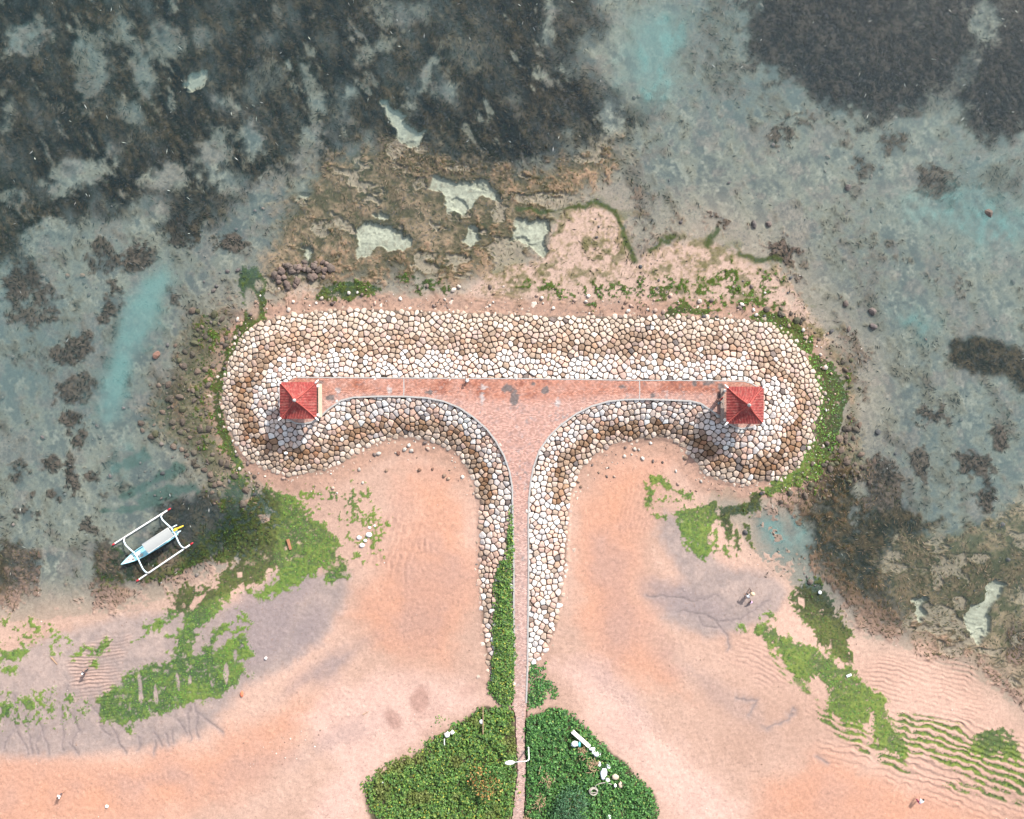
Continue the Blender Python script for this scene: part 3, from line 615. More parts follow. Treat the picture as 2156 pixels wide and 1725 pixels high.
# beach
mixc(var((.262, .172, .134), (.335, .228, .182), .5 + .9 * nL + .25 * nB), land)
ORANGE = [[(-9000, 1600), (0, 1590), (230, 1595), (440, 1560), (560, 1500), (640, 1440), (700, 1500), (600, 1580), (500, 1660), (400, 1720), (200, 1760), (-9000, 2200)],
          [(1600, 1640), (1750, 1580), (1900, 1640), (2156, 1720), (2400, 1850), (1800, 1850), (1600, 1720)], [(850, 990), (960, 1000), (1000, 1080), (990, 1300), (940, 1400), (800, 1380), (730, 1300), (800, 1180), (860, 1080)],
          [(1210, 1050), (1300, 960), (1400, 960), (1360, 1060), (1340, 1200), (1360, 1340), (1460, 1480), (1300, 1420), (1200, 1300)]]
mixc(var((.335, .170, .110), (.30, .172, .128), .5 + .8 * nA), pmask(ORANGE, 44, 50, 14, m=130) * .82 * land)
PALE = [[(1160, 1400), (1260, 1400), (1420, 1560), (1560, 1700), (1500, 1900), (1420, 1720), (1340, 1620), (1230, 1490)], [(620, 1500), (800, 1420), (1000, 1440), (1020, 1480), (900, 1560), (780, 1640), (700, 1900), (600, 1900), (700, 1620)]]
mixc(var((.41, .285, .24), (.34, .23, .195), .5 + .9 * nA), pmask(PALE, 34, 34, 10, m=110) * .8)
WET = [[(545, 1270), (620, 1215), (700, 1200), (740, 1200), (735, 1260), (690, 1330), (610, 1400), (520, 1450), (470, 1500), (430, 1545), (300, 1580), (150, 1592), (-9000, 1600), (-9000, 1400), (0, 1380), (150, 1330), (250, 1300), (380, 1280), (420, 1290)],
       [(1395, 1070), (1450, 1090), (1510, 1180), (1620, 1210), (1660, 1250), (1640, 1290), (1560, 1330), (1480, 1350), (1400, 1300), (1440, 1230), (1380, 1130)]]
wet = pmask(WET, 16, 14, 9, m=80)
mixc(var((.178, .145, .135), (.235, .184, .164), .5 + .9 * nB + .7 * nA), wet * .96)
GREYP = [(900, 1250, 60, 120, 10, .35), (1290, 1260, 40, 120, -8, .35), (700, 1560, 90, 16, -25, .4), (1500, 1450, 120, 22, 38, .4), (1330, 1480, 90, 18, 42, .35), (330, 1640, 160, 14, -6, .3), (545, 1320, 70, 90, 35), (600, 1240, 70, 34, -35), (1450, 1270, 90, 30, 20), (720, 1390, 60, 9, -38), (660, 1420, 70, 9, -36), (1150, 1250, 20, 40, 0, .3), (640, 1330, 30, 60, 40)]
mixc((.165, .135, .135), emask(GREYP, 22, 18, 8, m=60) * .75 * land)
SPOT = [(885, 1475, 19, 30, 10, .75), (827, 1515, 12, 22, 0 - 25, .7), (900, 1540, 20, 22, 0, .3), (985, 1455, 26, 12, -30, .35), (905, 1505, 30, 12, -10, .4)]
mixc((.19, .105, .085), emask(SPOT, 7, 4, 6) * .75)
# pink shoal north of the groyne, brown rim by the toe
pink = pmask([[(960, 630), (1000, 590), (1080, 555), (1140, 550), (1160, 470), (1190, 445), (1258, 428), (1298, 455), (1320, 515), (1336, 550), (1380, 525), (1440, 508), (1500, 515), (1550, 540), (1600, 560), (1620, 600), (1600, 640), (1400, 645), (1200, 640)], [(1100, 600), (1110, 570), (1160, 560), (1170, 620)],
              [(1640, 560), (1700, 640), (1760, 720), (1720, 740), (1660, 690), (1600, 655), (1590, 590)], [(590, 610), (640, 585), (672, 600), (665, 630), (600, 640)]], 8, 9, 12, 5)
mixc(var((.30, .215, .175), (.15, .115, .065), .30 + .9 * nC + .65 * nB + .5 * nA), pink * .9)
PF = pmask([[(1020, 585), (1130, 535), (1160, 450), (1258, 410), (1320, 450), (1345, 520), (1440, 490), (1560, 515), (1680, 590), (1780, 720), (1700, 720), (1600, 660), (1300, 655), (1000, 640)]], 26, 26, 20, 6, m=100)
mixc((.052, .060, .022), PF * sst(.12, .42, .8 * ledge + .6 * nB + .15) * .62)
toeband = sst(-2.6, -1.0, toe_d + .5 * nB) * sst(.6, .2, zb)
mixc(var((.28, .17, .125), (.20, .125, .095), .5 + nC), toeband * .75 * (toe_d < .4))
RIM = [[(1090, 440), (1130, 443), (1190, 442), (1230, 432), (1256, 424), (1296, 446), (1310, 480), (1322, 515), (1336, 550)], [(1370, 530), (1395, 508), (1420, 500)], [(1556, 535), (1590, 548), (1640, 545)], [(1492, 520), (1500, 498), (1512, 484)]]
mixc((.034, .046, .016), lmask(RIM, 5.5, 4, 9) * .95)
mixc(var((.26, .20, .155), (.20, .175, .135), .5 + nB), lsand * .75); mixc((.028, .030, .016), lmoss * .85)
rim_shade = np.roll(np.roll(pmask([[(x + 3, y - 4) for x, y in p_] for p_ in POOLS], 6, 8, 10, 4), 0, 0), 0, 1); mixc((.035, .036, .024), np.clip(rim_shade * 1.3 - pools, 0, 1) * .8)  # upper-right pool rims darkened in colour to stand in for ledge shadow
POOLC = np.clip(pools, 0, 1); mixc(var((.31, .30, .24), (.23, .225, .18), .5 + nB + .5 * nC), POOLC * (1 - .3 * sst(.2, .6, nC)))
mixc(var((.29, .17, .13), (.25, .16, .13), .5 + .8 * nA), ripm * land * .35)
mixc((.135, .108, .106), rill * .65 * land); mixc((.165, .135, .13), rillw * .45 * land)
# speckle of shell and grit
sp = fbm(PX / 3.2, PY / 3.2, 2, 91); mixc((.055, .055, .06), sst(.42, .62, sp + .25 * nA) * (1 - land) * .55 * (1 - .5 * POOLC))
mixc((.16, .105, .085), sst(.60, .75, sp) * land * .5 * (1 - ripm))
mixc((.10, .085, .05), sst(.45, .65, sp) * pink * .6)
STRK = [[(.6876 * a, 842.4 + .6876 * b) for a, b in q] for q in ([(345, 210), (380, 168), (440, 145), (468, 178), (430, 208), (380, 218)], [(350, 302), (420, 260), (540, 188), (572, 210), (470, 262), (380, 312)], [(408, 305), (500, 265), (600, 252), (612, 280), (500, 312), (430, 338)], [(310, 345), (380, 325), (440, 320), (400, 350)])]
mixc((.028, .060, .050), pmask(STRK, 5, 5, 9, 2) * .8)
algc = var((.022, .058, .016), (.085, .135, .020), .45 + .9 * nC + .9 * nA + .3 * nB) * (1 - .6 * (1 - land))[..., None]
subm = pmask([A_R2[1], A_R[4], A_R[5], A_R[6], Z3([(80, 540), (450, 640), (800, 400), (1000, 330), (1000, 100), (1250, 100), (1400, 240), (1370, 480), (1380, 690), (1250, 830), (1050, 870), (700, 1050), (300, 800), (80, 800)], *R3)], 9, 6, 8)
algc = algc * (1 - .48 * subm)[..., None]
mixc(algc, alg * .88)
mixc((.060, .046, .036), sst(.1, .9, toe_d) * .96)                 # earth seen between the stones
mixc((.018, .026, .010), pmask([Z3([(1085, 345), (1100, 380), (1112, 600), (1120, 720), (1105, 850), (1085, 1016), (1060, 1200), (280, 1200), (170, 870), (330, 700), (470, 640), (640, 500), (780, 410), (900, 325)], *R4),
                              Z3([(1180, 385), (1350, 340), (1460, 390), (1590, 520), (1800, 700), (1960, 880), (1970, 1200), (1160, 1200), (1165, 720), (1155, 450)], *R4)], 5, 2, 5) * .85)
gv = np.stack([X, Y, z_ground], -1).reshape(-1, 3)
ny, nx = X.shape
idx = np.arange(ny * nx, dtype=np.int32).reshape(ny, nx)
def quads(m=None):
    q = np.stack([idx[:-1, :-1], idx[:-1, 1:], idx[1:, 1:], idx[1:, :-1]], -1)
    return q.reshape(-1, 4) if m is None else q[m]
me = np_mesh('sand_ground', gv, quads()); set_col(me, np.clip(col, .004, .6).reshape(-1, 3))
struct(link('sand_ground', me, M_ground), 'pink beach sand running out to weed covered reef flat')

# ------------------------------------------------------------------ sea surface, turbid where it is deep
ws = 3
wi = np.unique(np.concatenate([np.arange(0, nx, ws), [nx - 1]])); wj = np.unique(np.concatenate([np.arange(0, ny, ws), [ny - 1]]))
depth = np.clip(-(np.maximum(zb, zsh)), 0, 1)
TEAL = [[(345, 560), (362, 590), (340, 640), (300, 720), (280, 790), (250, 880), (225, 900), (205, 860), (215, 800), (235, 740), (260, 660), (300, 590)], [(1310, 40), (1400, 20), (1440, 90), (1420, 170), (1360, 220), (1310, 170)],
        [(1900, 430), (2010, 400), (2100, 420), (2156, 470), (2100, 510), (1990, 500), (1900, 470)], [(1610, 1090), (1660, 1090), (1700, 1120), (1680, 1150), (1640, 1140)], [(235, 985), (270, 950), (310, 955), (320, 975), (280, 990)], [(1890, 660), (1960, 640), (1960, 700), (1880, 690)]]
teal = pmask(TEAL, 46, 40, 30, m=130) * np.clip(.62 + .8 * nS + .5 * nB + .5 * nS2, 0, 1)
teal = np.maximum(teal, pmask([TEAL[0]], 24, 12, 8, m=80) * np.clip(.95 + .4 * nS + .2 * nB, 0, 1)); teal = np.maximum(teal, pmask([TEAL[1]], 40, 30, 20, m=120) * .6)
SMOKE = pmask([[(1590, 1130), (1680, 1110), (1760, 1180), (1720, 1260), (1660, 1250), (1600, 1200)], [(440, 1040), (560, 1030), (620, 1080), (600, 1160), (500, 1200), (380, 1220), (330, 1150)]], 40, 30, 8, m=100)
tau = 1 - np.exp(-(depth * (.80 - .45 * ring) * (1 - .72 * shelf) * (1 + .35 * nL) + .75 * teal + .24 * SMOKE + .012 * sst(0, .05, depth)))
tau = np.clip(tau * (1 - .6 * weed * (1 - teal)), 0, .8)      # weed stands up through most of the water
wcol = var((.135, .200, .188), (.098, .172, .172), .5 + nL + .3 * nS)
wcol = wcol + (C3(.10, .208, .198) - wcol) * (teal * .85)[..., None]
wcol = wcol * (1 - .70 * np.clip(weed, 0, 1) * (1 - teal))[..., None]
wv = np.stack([X, Y, np.zeros_like(X)], -1)[np.ix_(wj, wi)]
n1, n0 = wv.shape[:2]; wid = np.arange(n0 * n1, dtype=np.int32).reshape(n1, n0)
wq = np.stack([wid[:-1, :-1], wid[:-1, 1:], wid[1:, 1:], wid[1:, :-1]], -1)
keep = np.minimum.reduce([z_ground[np.ix_(wj, wi)][a, b] for a in (slice(None, -1), slice(1, None)) for b in (slice(None, -1), slice(1, None))]) < .06
me = np_mesh('water', wv.reshape(-1, 3), wq[keep]); set_col(me, wcol[np.ix_(wj, wi)].reshape(-1, 3)); set_f(me, tau[np.ix_(wj, wi)], 'tau')
struct(link('water', me, M_water), 'shallow clear sea over the reef flat')

# ------------------------------------------------------------------ stones of the groyne facing
def poisson(x0, x1, y0, y1, r, rng, inside):
    rv = {}                                                  # every stone has its own size
    cs = r * .72 / math.sqrt(2); nxg = int((x1 - x0) / cs) + 1; nyg = int((y1 - y0) / cs) + 1
    grid = {}; pts = []; act = []
    def ok(p, rp):
        gi, gj = int((p[0] - x0) / cs), int((p[1] - y0) / cs)
        for a in range(gi - 4, gi + 5):
            for b in range(gj - 4, gj + 5):
                q = grid.get((a, b))
                if q is not None and math.hypot(q[0] - p[0], q[1] - p[1]) < (rv[q] + rp) / 2: return False
        return True
    def add(p, rp):
        rv[p] = rp; grid[(int((p[0] - x0) / cs), int((p[1] - y0) / cs))] = p; pts.append(p); act.append(p)
    for p0 in inside: add(p0, r)
    while act:
        k = rng.randrange(len(act)); p = act[k]; hit = False
        for _ in range(14):
            rp = r * (rng.uniform(.72, .85) if rng.random() < .3 else rng.uniform(.88, 1.28)); a = rng.random() * 2 * math.pi; d = (rv[p] + rp) / 2 * (1 + .22 * rng.random())
            q = (p[0] + d * math.cos(a), p[1] + d * math.sin(a))
            if x0 < q[0] < x1 and y0 < q[1] < y1 and ok(q, rp): add(q, rp); hit = True; break
        if not hit: act.pop(k)
    return pts
def cells(pts, r):
    """voronoi cell of every point, by clipping against its neighbours"""
    g = {}; cs = r * 1.6
    for i, p in enumerate(pts): g.setdefault((int(p[0] // cs), int(p[1] // cs)), []).append(i)
    out = []
    for i, p in enumerate(pts):
        a, b = int(p[0] // cs), int(p[1] // cs)
        nb = [j for u in (-1, 0, 1) for v in (-1, 0, 1) for j in g.get((a + u, b + v), ()) if j != i]
        nb.sort(key=lambda j: (pts[j][0] - p[0]) ** 2 + (pts[j][1] - p[1]) ** 2)
        poly = [(-r, -r), (r, -r), (r, r), (-r, r)]
        for j in nb[:16]:
            nx_, ny_ = pts[j][0] - p[0], pts[j][1] - p[1]; c = (nx_ * nx_ + ny_ * ny_) / 2
            q = []
            for k in range(len(poly)):
                A, B = poly[k], poly[(k + 1) % len(poly)]
                da, db = A[0] * nx_ + A[1] * ny_ - c, B[0] * nx_ + B[1] * ny_ - c
                if da <= 0: q.append(A)
                if (da < 0) != (db < 0) and abs(da - db) > 1e-12:
                    t = da / (da - db); q.append((A[0] + (B[0] - A[0]) * t, A[1] + (B[1] - A[1]) * t))
            poly = q
            if len(poly) < 3: break
        out.append(poly)
    return out
prng = random.Random(5)
P_st = poisson(-42, 44, -39, 16, .60, prng, [(0, 5)])
arr = np.array(P_st)
td = sd_poly(arr[:, 0].astype(np.float32), arr[:, 1].astype(np.float32), toe_w)
dd = sd_poly(arr[:, 0].astype(np.float32), arr[:, 1].astype(np.float32), deck_w)
near = (td > -1.3)
P_st = [p for p, k in zip(P_st, near) if k]; td = td[near]; dd = dd[near]
CELL = cells(P_st, .8)

def stone_verts(poly, hgt_, tilt, rng, nrm=(0, 0, 1)):
    """rounded, faceted block grown from a cell outline"""
    P = np.array(poly); c = P.mean(0); P = P - c
    # drop corners that nearly coincide, then round
    Q = [P[0]]
    for q in P[1:]:
        if np.hypot(*(q - Q[-1])) > .12: Q.append(q)
    if len(Q) < 3: return None
    P = np.array(Q) * (1 - .022 / max(np.hypot(*P.T).mean(), .1) - rng.uniform(0, .05))
    n = len(P); out = []
    for k in range(n):                                                   # cut corners
        a, b = P[k], P[(k + 1) % n]; k1, k2_ = rng.uniform(.08, .24), rng.uniform(.08, .24); out += [a * (1 - k1) + b * k1, a * .5 + b * .5, a * k2_ + b * (1 - k2_)]
    P = np.array(out); n = len(P)
    ex = np.array([rng.uniform(.95, 1.015) for _ in range(n)])
    P = P * ex[:, None]
    rings = [(1.0, -.34), (1.0, .03), (.965, .62), (.86, .88), (.55, 1.0)]
    V = []
    top = np.array([rng.uniform(-.05, .05) for _ in range(n)])
    for s_, z_ in rings:
        zz = hgt_ * z_ if z_ > 0 else z_
        for k in range(n):
            x, y = P[k] * s_
            dz = (tilt[0] * x + tilt[1] * y) * max(z_, 0) + (top[k] * .6 if z_ > .5 else 0)
            V.append((x + c[0], y + c[1], zz + dz))
    V.append((c[0], c[1], hgt_ * 1.0 + rng.uniform(-.02, .05)))
    V = np.array(V); F = []
    for r_ in range(len(rings) - 1):
        for k in range(n):
            k2 = (k + 1) % n; F.append((r_ * n + k, r_ * n + k2, (r_ + 1) * n + k2, (r_ + 1) * n + k))
    t0 = (len(rings) - 1) * n
    for k in range(0, n):
        F.append((t0 + k, t0 + (k + 1) % n, len(V) - 1, len(V) - 1))
    return V, F

def face_fix(F):
    return [f if f[2] != f[3] else f[:3] for f in F]
WHITE = [(.50, .455, .425), (.47, .405, .365), (.50, .475, .455), (.42, .345, .30), (.47, .385, .33), (.37, .335, .32)]
PINKS = [(.42, .30, .24), (.38, .255, .20), (.34, .24, .20)]
TAN = [(.28, .215, .168), (.235, .175, .132), (.32, .25, .20), (.21, .15, .112), (.29, .20, .145), (.35, .28, .23), (.30, .23, .20)]
TOEC = [(.40, .33, .275), (.35, .28, .225), (.43, .36, .305), (.29, .23, .18)]
DK = [(.12, .095, .085), (.16, .12, .10), (.10, .085, .08)]
stones = []
for (p, poly, t_, d_) in zip(P_st, CELL, td, dd):
    if len(poly) < 3 or d_ > .12: continue
    if t_ < -.05:
        if t_ < -1.0 or prng.random() > .42 * (1 + t_): continue
    px = p[0] / S + CX; py = CY - p[1] / S
    poly = [(a + p[0], b + p[1]) for a, b in poly]
    if t_ < .35:                                             # the toe is ragged: smaller stones, some half buried
        k = prng.uniform(.55, .95); poly = [((a - p[0]) * k + p[0], (b - p[1]) * k + p[1]) for a, b in poly]
    # split off a few narrow filler stones by shrinking
    f = min(max(-d_ / max(-d_ + t_, 1e-3), 0), 1) if t_ > 0 else 1.0
    stem = py > 1060
    w = f + .10 * float(fbm(np.array([px / 60.]), np.array([py / 60.]), 3, 61)[0]) + prng.uniform(-.07, .07)
    north = py < 800
    lo, hi = (.34, .72) if north else ((.47, .84) if not stem else (.60, .90))
    r = prng.random()
    if w < lo: c = prng.choice(WHITE if r < (.45 if stem and px < 1096 else .74) else (PINKS if r < .95 else TAN))
    elif stem and px < 1096 and r < .75: c = prng.choice(PINKS + TAN[:4])
    elif w < hi: c = prng.choice(TAN if r < (.86 if not stem else .30) else (PINKS if r < (.975 if not stem else .72) else WHITE))
    else: c = prng.choice(TOEC if r < .8 else TAN)
    if lo + .06 < w < hi - .1 and not stem and not north and prng.random() < .55: c = tuple(v * k_ for v, k_ in zip(c, (.78, .68, .58)))
    if lo - .02 < w < hi - .08 and (px < 650 or py > 880) and not stem and prng.random() < .6: c = tuple(v * k_ for v, k_ in zip(c, (.80, .72, .63)))
    elif lo + .03 < w < hi - .1 and north and prng.random() < .45: c = tuple(v * k_ for v, k_ in zip(c, (.82, .76, .70)))
    if prng.random() < .015: c = prng.choice(DK)
    b = prng.uniform(.88, 1.10); c = np.clip(np.array(c) * b, .01, .5)
    H0 = prng.uniform(.14, .33) * (1 if t_ > .35 else .7)
    z0 = float(hgt(p[0], p[1])); e = .35
    gx_ = float(hgt(p[0] + e, p[1]) - hgt(p[0] - e, p[1])) / (2 * e); gy_ = float(hgt(p[0], p[1] + e) - hgt(p[0], p[1] - e)) / (2 * e)
    gx_, gy_ = np.clip([gx_, gy_], -.9, .9)
    rr = stone_verts(poly, H0, (prng.uniform(-.22, .22), prng.uniform(-.22, .22)), prng)
    if rr is None: continue
    V, F = rr
    V[:, 2] += z0 - .20 - .13 * (1 - min(max((-d_ - .15) / .55, 0), 1)) + (V[:, 0] - p[0]) * gx_ + (V[:, 1] - p[1]) * gy_
    A = np.array(poly); area = .5 * abs(np.sum(A[:, 0] * np.roll(A[:, 1], -1) - A[:, 1] * np.roll(A[:, 0], -1)))
    stones.append(dict(V=V, F=F, c=c, area=area, p=p, px=px, py=py, f=w, lo=lo, hi=hi, t=t_, z=z0))
def colname(c):
    L = c.mean(); sat = (c[0] - c[2]) / max(c[0], 1e-3)
    if L > .33: return 'white' if sat < .2 else 'pale cream'
    if L > .24: return 'pale grey' if sat < .15 else ('pinkish' if sat > .38 else 'beige')
    if L < .125 and sat < .35: return 'dark grey'
    return 'tan' if L > .14 else 'dark brown'
def place_name(s):
    px, py = s['px'], s['py']
    band = 'crest' if s['f'] < .33 else ('mid slope' if s['f'] < .72 else 'foot')
    if py > 1060: zone = 'left of the narrow path' if px < 1096 else 'right of the narrow path'
    elif px < 580: zone = 'at the left round end'
    elif px > 1625: zone = 'at the right round end'
    elif py < 810: zone = 'above the walkway, ' + ('left third' if px < 900 else ('middle third' if px < 1280 else 'right third'))
    elif px < 760: zone = 'on the lobe below the left gazebo'
    elif px < 1096: zone = 'round the left bay'
    elif px > 1430: zone = 'on the lobe below the right gazebo'
    else: zone = 'round the right bay'
    return band, zone
order = sorted(range(len(stones)), key=lambda i: -stones[i]['area'])
big = set(order[:300])
vv, ff, cc = [], [], []; n0_ = 0
for i, s in enumerate(stones):
    if i in big:
        o_ = np.array([s['p'][0], s['p'][1], s['z']])
        me = bpy.data.meshes.new('boulder'); me.from_pydata((s['V'] - o_).tolist(), [], face_fix(s['F']))
        me.polygons.foreach_set('use_smooth', [True] * len(me.polygons))
        set_col(me, np.tile(s['c'], (len(s['V']), 1)))
        o = link('boulder', me, M_stone, None, o_)
        b, z = place_name(s); cn = colname(s['c'])
        tag(o, f'large {cn} boulder {z}, set in the {b}', 'boulder', f'large {cn} boulders {z}, set in the {b}')
    else:
        vv.append(s['V']); ff += [tuple(k + n0_ for k in f) for f in face_fix(s['F'])]; cc.append(np.tile(s['c'], (len(s['V']), 1))); n0_ += len(s['V'])
me = bpy.data.meshes.new('stone_facing'); me.from_pydata(np.concatenate(vv).tolist(), [], ff)
me.polygons.foreach_set('use_smooth', [True] * len(me.polygons)); set_col(me, np.concatenate(cc))
tag(link('stone_facing', me, M_stone), 'smaller fitted white and tan stones covering the slopes of the groyne', 'stone facing', kind='stuff')
print('stones', len(stones))

# ------------------------------------------------------------------ brick walkway, expansion joints and kerbs
bx0 = np.arange(deck_w[:, 0].min() - .2, deck_w[:, 0].max() + .2, .11); by0 = np.arange(-56, deck_w[:, 1].max() + .2, .11)
DXm, DYm = np.meshgrid(bx0.astype(np.float32), by0.astype(np.float32))
dsd = sd_poly(DXm, DYm, deck_w)
dpy = CY - DYm / S; DZ = deck_z(dpy); dpx = CX + DXm / S / (1 - DZ / H); dpy = CY - DYm / S / (1 - DZ / H); DZ = deck_z(dpy)
q1 = fbm(dpx / 26, dpy / 26, 4, 101); q2 = fbm(dpx / 6, dpy / 4.5, 4, 105); q3 = fbm(dpx / 120, dpy / 90, 2, 109)
dc = np.empty(DXm.shape + (3,), np.float32); dc[:] = C3(.335, .195, .158)
def dmix(c, f):
    global dc
    dc = dc + (C3(*c) - dc) * np.clip(f, 0, 1)[..., None]
upper = sst(842, 822, dpy + 10 * q1 - 14 * np.exp(-((dpx - 1090) / 130) ** 2)) * sst(0, .25, 1 + q3)
dmix((.285, .105, .062), upper * (.62 + .5 * q1 + .45 * q2))
dmix((.25, .17, .155), sst(.1, .6, q2 + .3 * q1) * .6)
dmix((.19, .065, .042), upper * sst(.25, .6, q1 + .5 * q2) * .7)
dmix((.34, .24, .21), sst(1000, 1200, dpy) * .55)
dmix((.36, .24, .205), sst(1480, 1540, dpy) * .6)
dmix((.20, .185, .18), sst(.35, .75, fbm(dpx / 5, dpy / 5, 3, 113) + .25 * q1) * .7 * (1 - .5 * upper))
def dell(l, soft=2.0):
    m = np.zeros_like(dpx)
    for cx, cy, rx, ry in l:
        m = np.maximum(m, sst(-soft, soft, (1 - np.sqrt(((dpx - cx) / rx) ** 2 + ((dpy - cy) / ry) ** 2)) * min(rx, ry) + 4.5 * q2))
    return m
dmix((.10, .088, .085), dell([(1070, 818, 14, 8), (1082, 838, 9, 18), (1148, 822, 8, 8), (675, 805, 8, 4), (1310, 815, 6, 5), (1462, 808, 5, 6), (1492, 806, 16, 5), (1518, 815, 7, 10), (1123, 810, 5, 4), (1374, 833, 5, 4), (902, 826, 8, 4), (1518, 835, 5, 10),
                                (694, 838, 9, 6)]) * .9)
dmix((.30, .275, .265), dell([(1018, 815, 7, 5), (1015, 838, 4, 12), (1175, 848, 5, 8), (820, 822, 5, 8), (712, 822, 7, 7)]) * .75)
keepq = np.maximum.reduce([dsd[:-1, :-1], dsd[1:, :-1], dsd[:-1, 1:], dsd[1:, 1:]]) > 0
bi = np.arange(DXm.size, dtype=np.int32).reshape(DXm.shape)
bq = np.stack([bi[:-1, :-1], bi[:-1, 1:], bi[1:, 1:], bi[1:, :-1]], -1)[keepq]
used, inv = np.unique(bq, return_inverse=True)
me = np_mesh('brick_walkway', np.stack([DXm, DYm, DZ], -1).reshape(-1, 3)[used], inv.reshape(-1, 4)); set_col(me, np.clip(dc, .01, .6).reshape(-1, 3)[used])
struct(link('brick_walkway', me, M_brick), 'worn brick walkway along the top of the groyne')
def strip(pts, w, h, z_of, name, mat, label):
    """a kerb: a box section swept along a line of photo pixels"""
    P = [unp(x, y, z_of(y)) for x, y in pts]; fine = []
    for a, b in zip(P[:-1], P[1:]):
        k = max(int((b - a).length / .6), 1); fine += [a.lerp(b, i / k) for i in range(k)]
    fine.append(P[-1]); rows = []
    for i, p in enumerate(fine):
        d = (fine[min(i + 1, len(fine) - 1)] - fine[max(i - 1, 0)]); d.z = 0; d.normalize(); n = Vector((-d.y, d.x, 0)) * w / 2
        rows.append([p - n + Vector((0, 0, -.5)), p - n + Vector((0, 0, h)), p + n + Vector((0, 0, h)), p + n + Vector((0, 0, -.5))])
    m = MB().grid(rows); return struct(m.done(name, mat, None, False), label)
iL = DECK.index((1083, 1400)); top_end = DECK.index((1583, 808)); sB = DECK.index((1587.5, 898.5)); sE = DECK.index((1108, 1480))
strip(DECK[:top_end + 2], .13, .03, deck_z, 'kerb', M_kerb, 'thin grey kerb along the seaward edge of the walkway')
strip(DECK[sB:sE + 1], .20, .07, deck_z, 'kerb', M_kerb, 'grey kerb round the right bay and path edge')
strip(DECK[iL:] , .20, .07, deck_z, 'kerb', M_kerb, 'grey kerb round the left bay and path edge')
for xj, y0, y1 in ((850, 797.5, 834), (1346.5, 802.5, 840)):
    strip([(xj, y0), (xj + .6, (y0 + y1) / 2), (xj, y1)], .12, .006, deck_z, 'expansion_joint', M_kerb, 'pale mortar joint across the brick walkway')

# ------------------------------------------------------------------ gazebos
def ease_roof(t):                     # 0 at the eave, 1 at the apex: a flared skirt under a steep cap
    return np.interp(t, [0, .30, .55, .72, .86, 1.0], [0, .13, .28, .46, .70, 1.0])
def gazebo(px, py, half_px, rz, label, bench_side, bench_mat):
    dz = float(deck_z(py)); ez = dz + 2.95
    c = unp(px, py, ez); g = empty('gazebo', (c.x, c.y, dz), label, 'gazebo', 'red roofed gazebos at the two ends of the walkway', math.radians(rz))
    hs = half_px * S * (1 - ez / H); E = 2.95; rise = 1.62
    m = MB(); ribs = 24; per = 6; lv = np.linspace(0, 1, 15)
    for q in range(4):
        R = Matrix.Rotation(q * math.pi / 2, 3, 'Z'); rows = []
        for t in lv:
            w = hs * (1 - t) + .10 * t; row = []
            for k in range(ribs * per + 1):
                u = -1 + 2 * k / (ribs * per); x = u * hs
                rib = .075 * max(-.25, math.cos(2 * math.pi * k / per)) 
                xx = max(-w, min(w, x)); inside = abs(x) < w
                row.append(R @ Vector((xx, -w, E + rise * float(ease_roof(t)) + (rib if inside else 0) - (.02 if not inside else 0))))
            rows.append(row)
        m.grid(rows)
    roof = m.done('roof', M_roof, g, True)
    s = MB().box((0, 0, E - .03), (2 * hs - .12, 2 * hs - .12, .05)); s.done('ceiling', M_tan, roof, False)
    for q in range(4):
        a = math.pi / 4 + q * math.pi / 2; pts = []
        for t in np.linspace(0, 1, 11):
            w = (hs * (1 - t) + .10 * t) * math.sqrt(2)
            pts.append((w * math.cos(a), w * math.sin(a), E + rise * float(ease_roof(t)) + .05))
        MB().tube(pts, .085, 8).done('hip_ridge', M_ridge, roof)
        p0 = Vector(pts[0]); d = (p0 - Vector(pts[1])).normalized()
        MB().tube([Vector(pts[1]).lerp(p0, .15) + Vector((0, 0, .03)), p0 + d * .10 + Vector((0, 0, .03)), p0 + d * .34 + Vector((0, 0, .13))], [.10, .11, .05], 8).done('ridge_end', M_white, roof)
    MB().lathe([(.20, E + rise - .06), (.22, E + rise + .10), (.15, E + rise + .16), (.12, E + rise + .32), (.17, E + rise + .40), (.05, E + rise + .55)], n=8).done('finial', M_kerb, roof, False)
    MB().box((0, -hs + .45, E - .14), (2 * hs - .75, .14, .20)).box((0, hs - .45, E - .14), (2 * hs - .75, .14, .20)).box((-hs + .45, 0, E - .14), (.14, 2 * hs - 1.04, .20)).box((hs - .45, 0, E - .14), (.14, 2 * hs - 1.04, .20)).done('ring_beam', M_tan, g, False)
    for sx in (-1, 1):
        for sy in (-1, 1):
            MB().lathe([(.24, 0), (.24, .18), (.16, .24), (.14, 1.2), (.13, E - .32), (.19, E - .25), (.19, E - .24)], (sx * (hs - .45), sy * (hs - .45), 0), 12).done('column', M_white, g)
    w = 2 * hs - 1.5
    bs = MB().box((bench_side * (hs - .20), 0, .40), (.46, 2 * hs - .30, .10), bevel=.015).done('bench_seat', bench_mat, g, False)
    MB().box((bench_side * (hs - .24), 0, .18), (.32, 2 * hs - .5, .35)).done('bench_base', M_conc, bs, False)
    return g
gazebo(628, 843.5, 38.9, .4, 'gazebo with red tiled pyramid roof and cream bench at left end of walkway', 1, M_cream)
gazebo(1568.5, 853.5, 39.2, -.3, 'gazebo with red tiled pyramid roof beside two standing people at right end of walkway', -1, M_tan)  # bench seat takes the grey brown: roof shade put into its colour

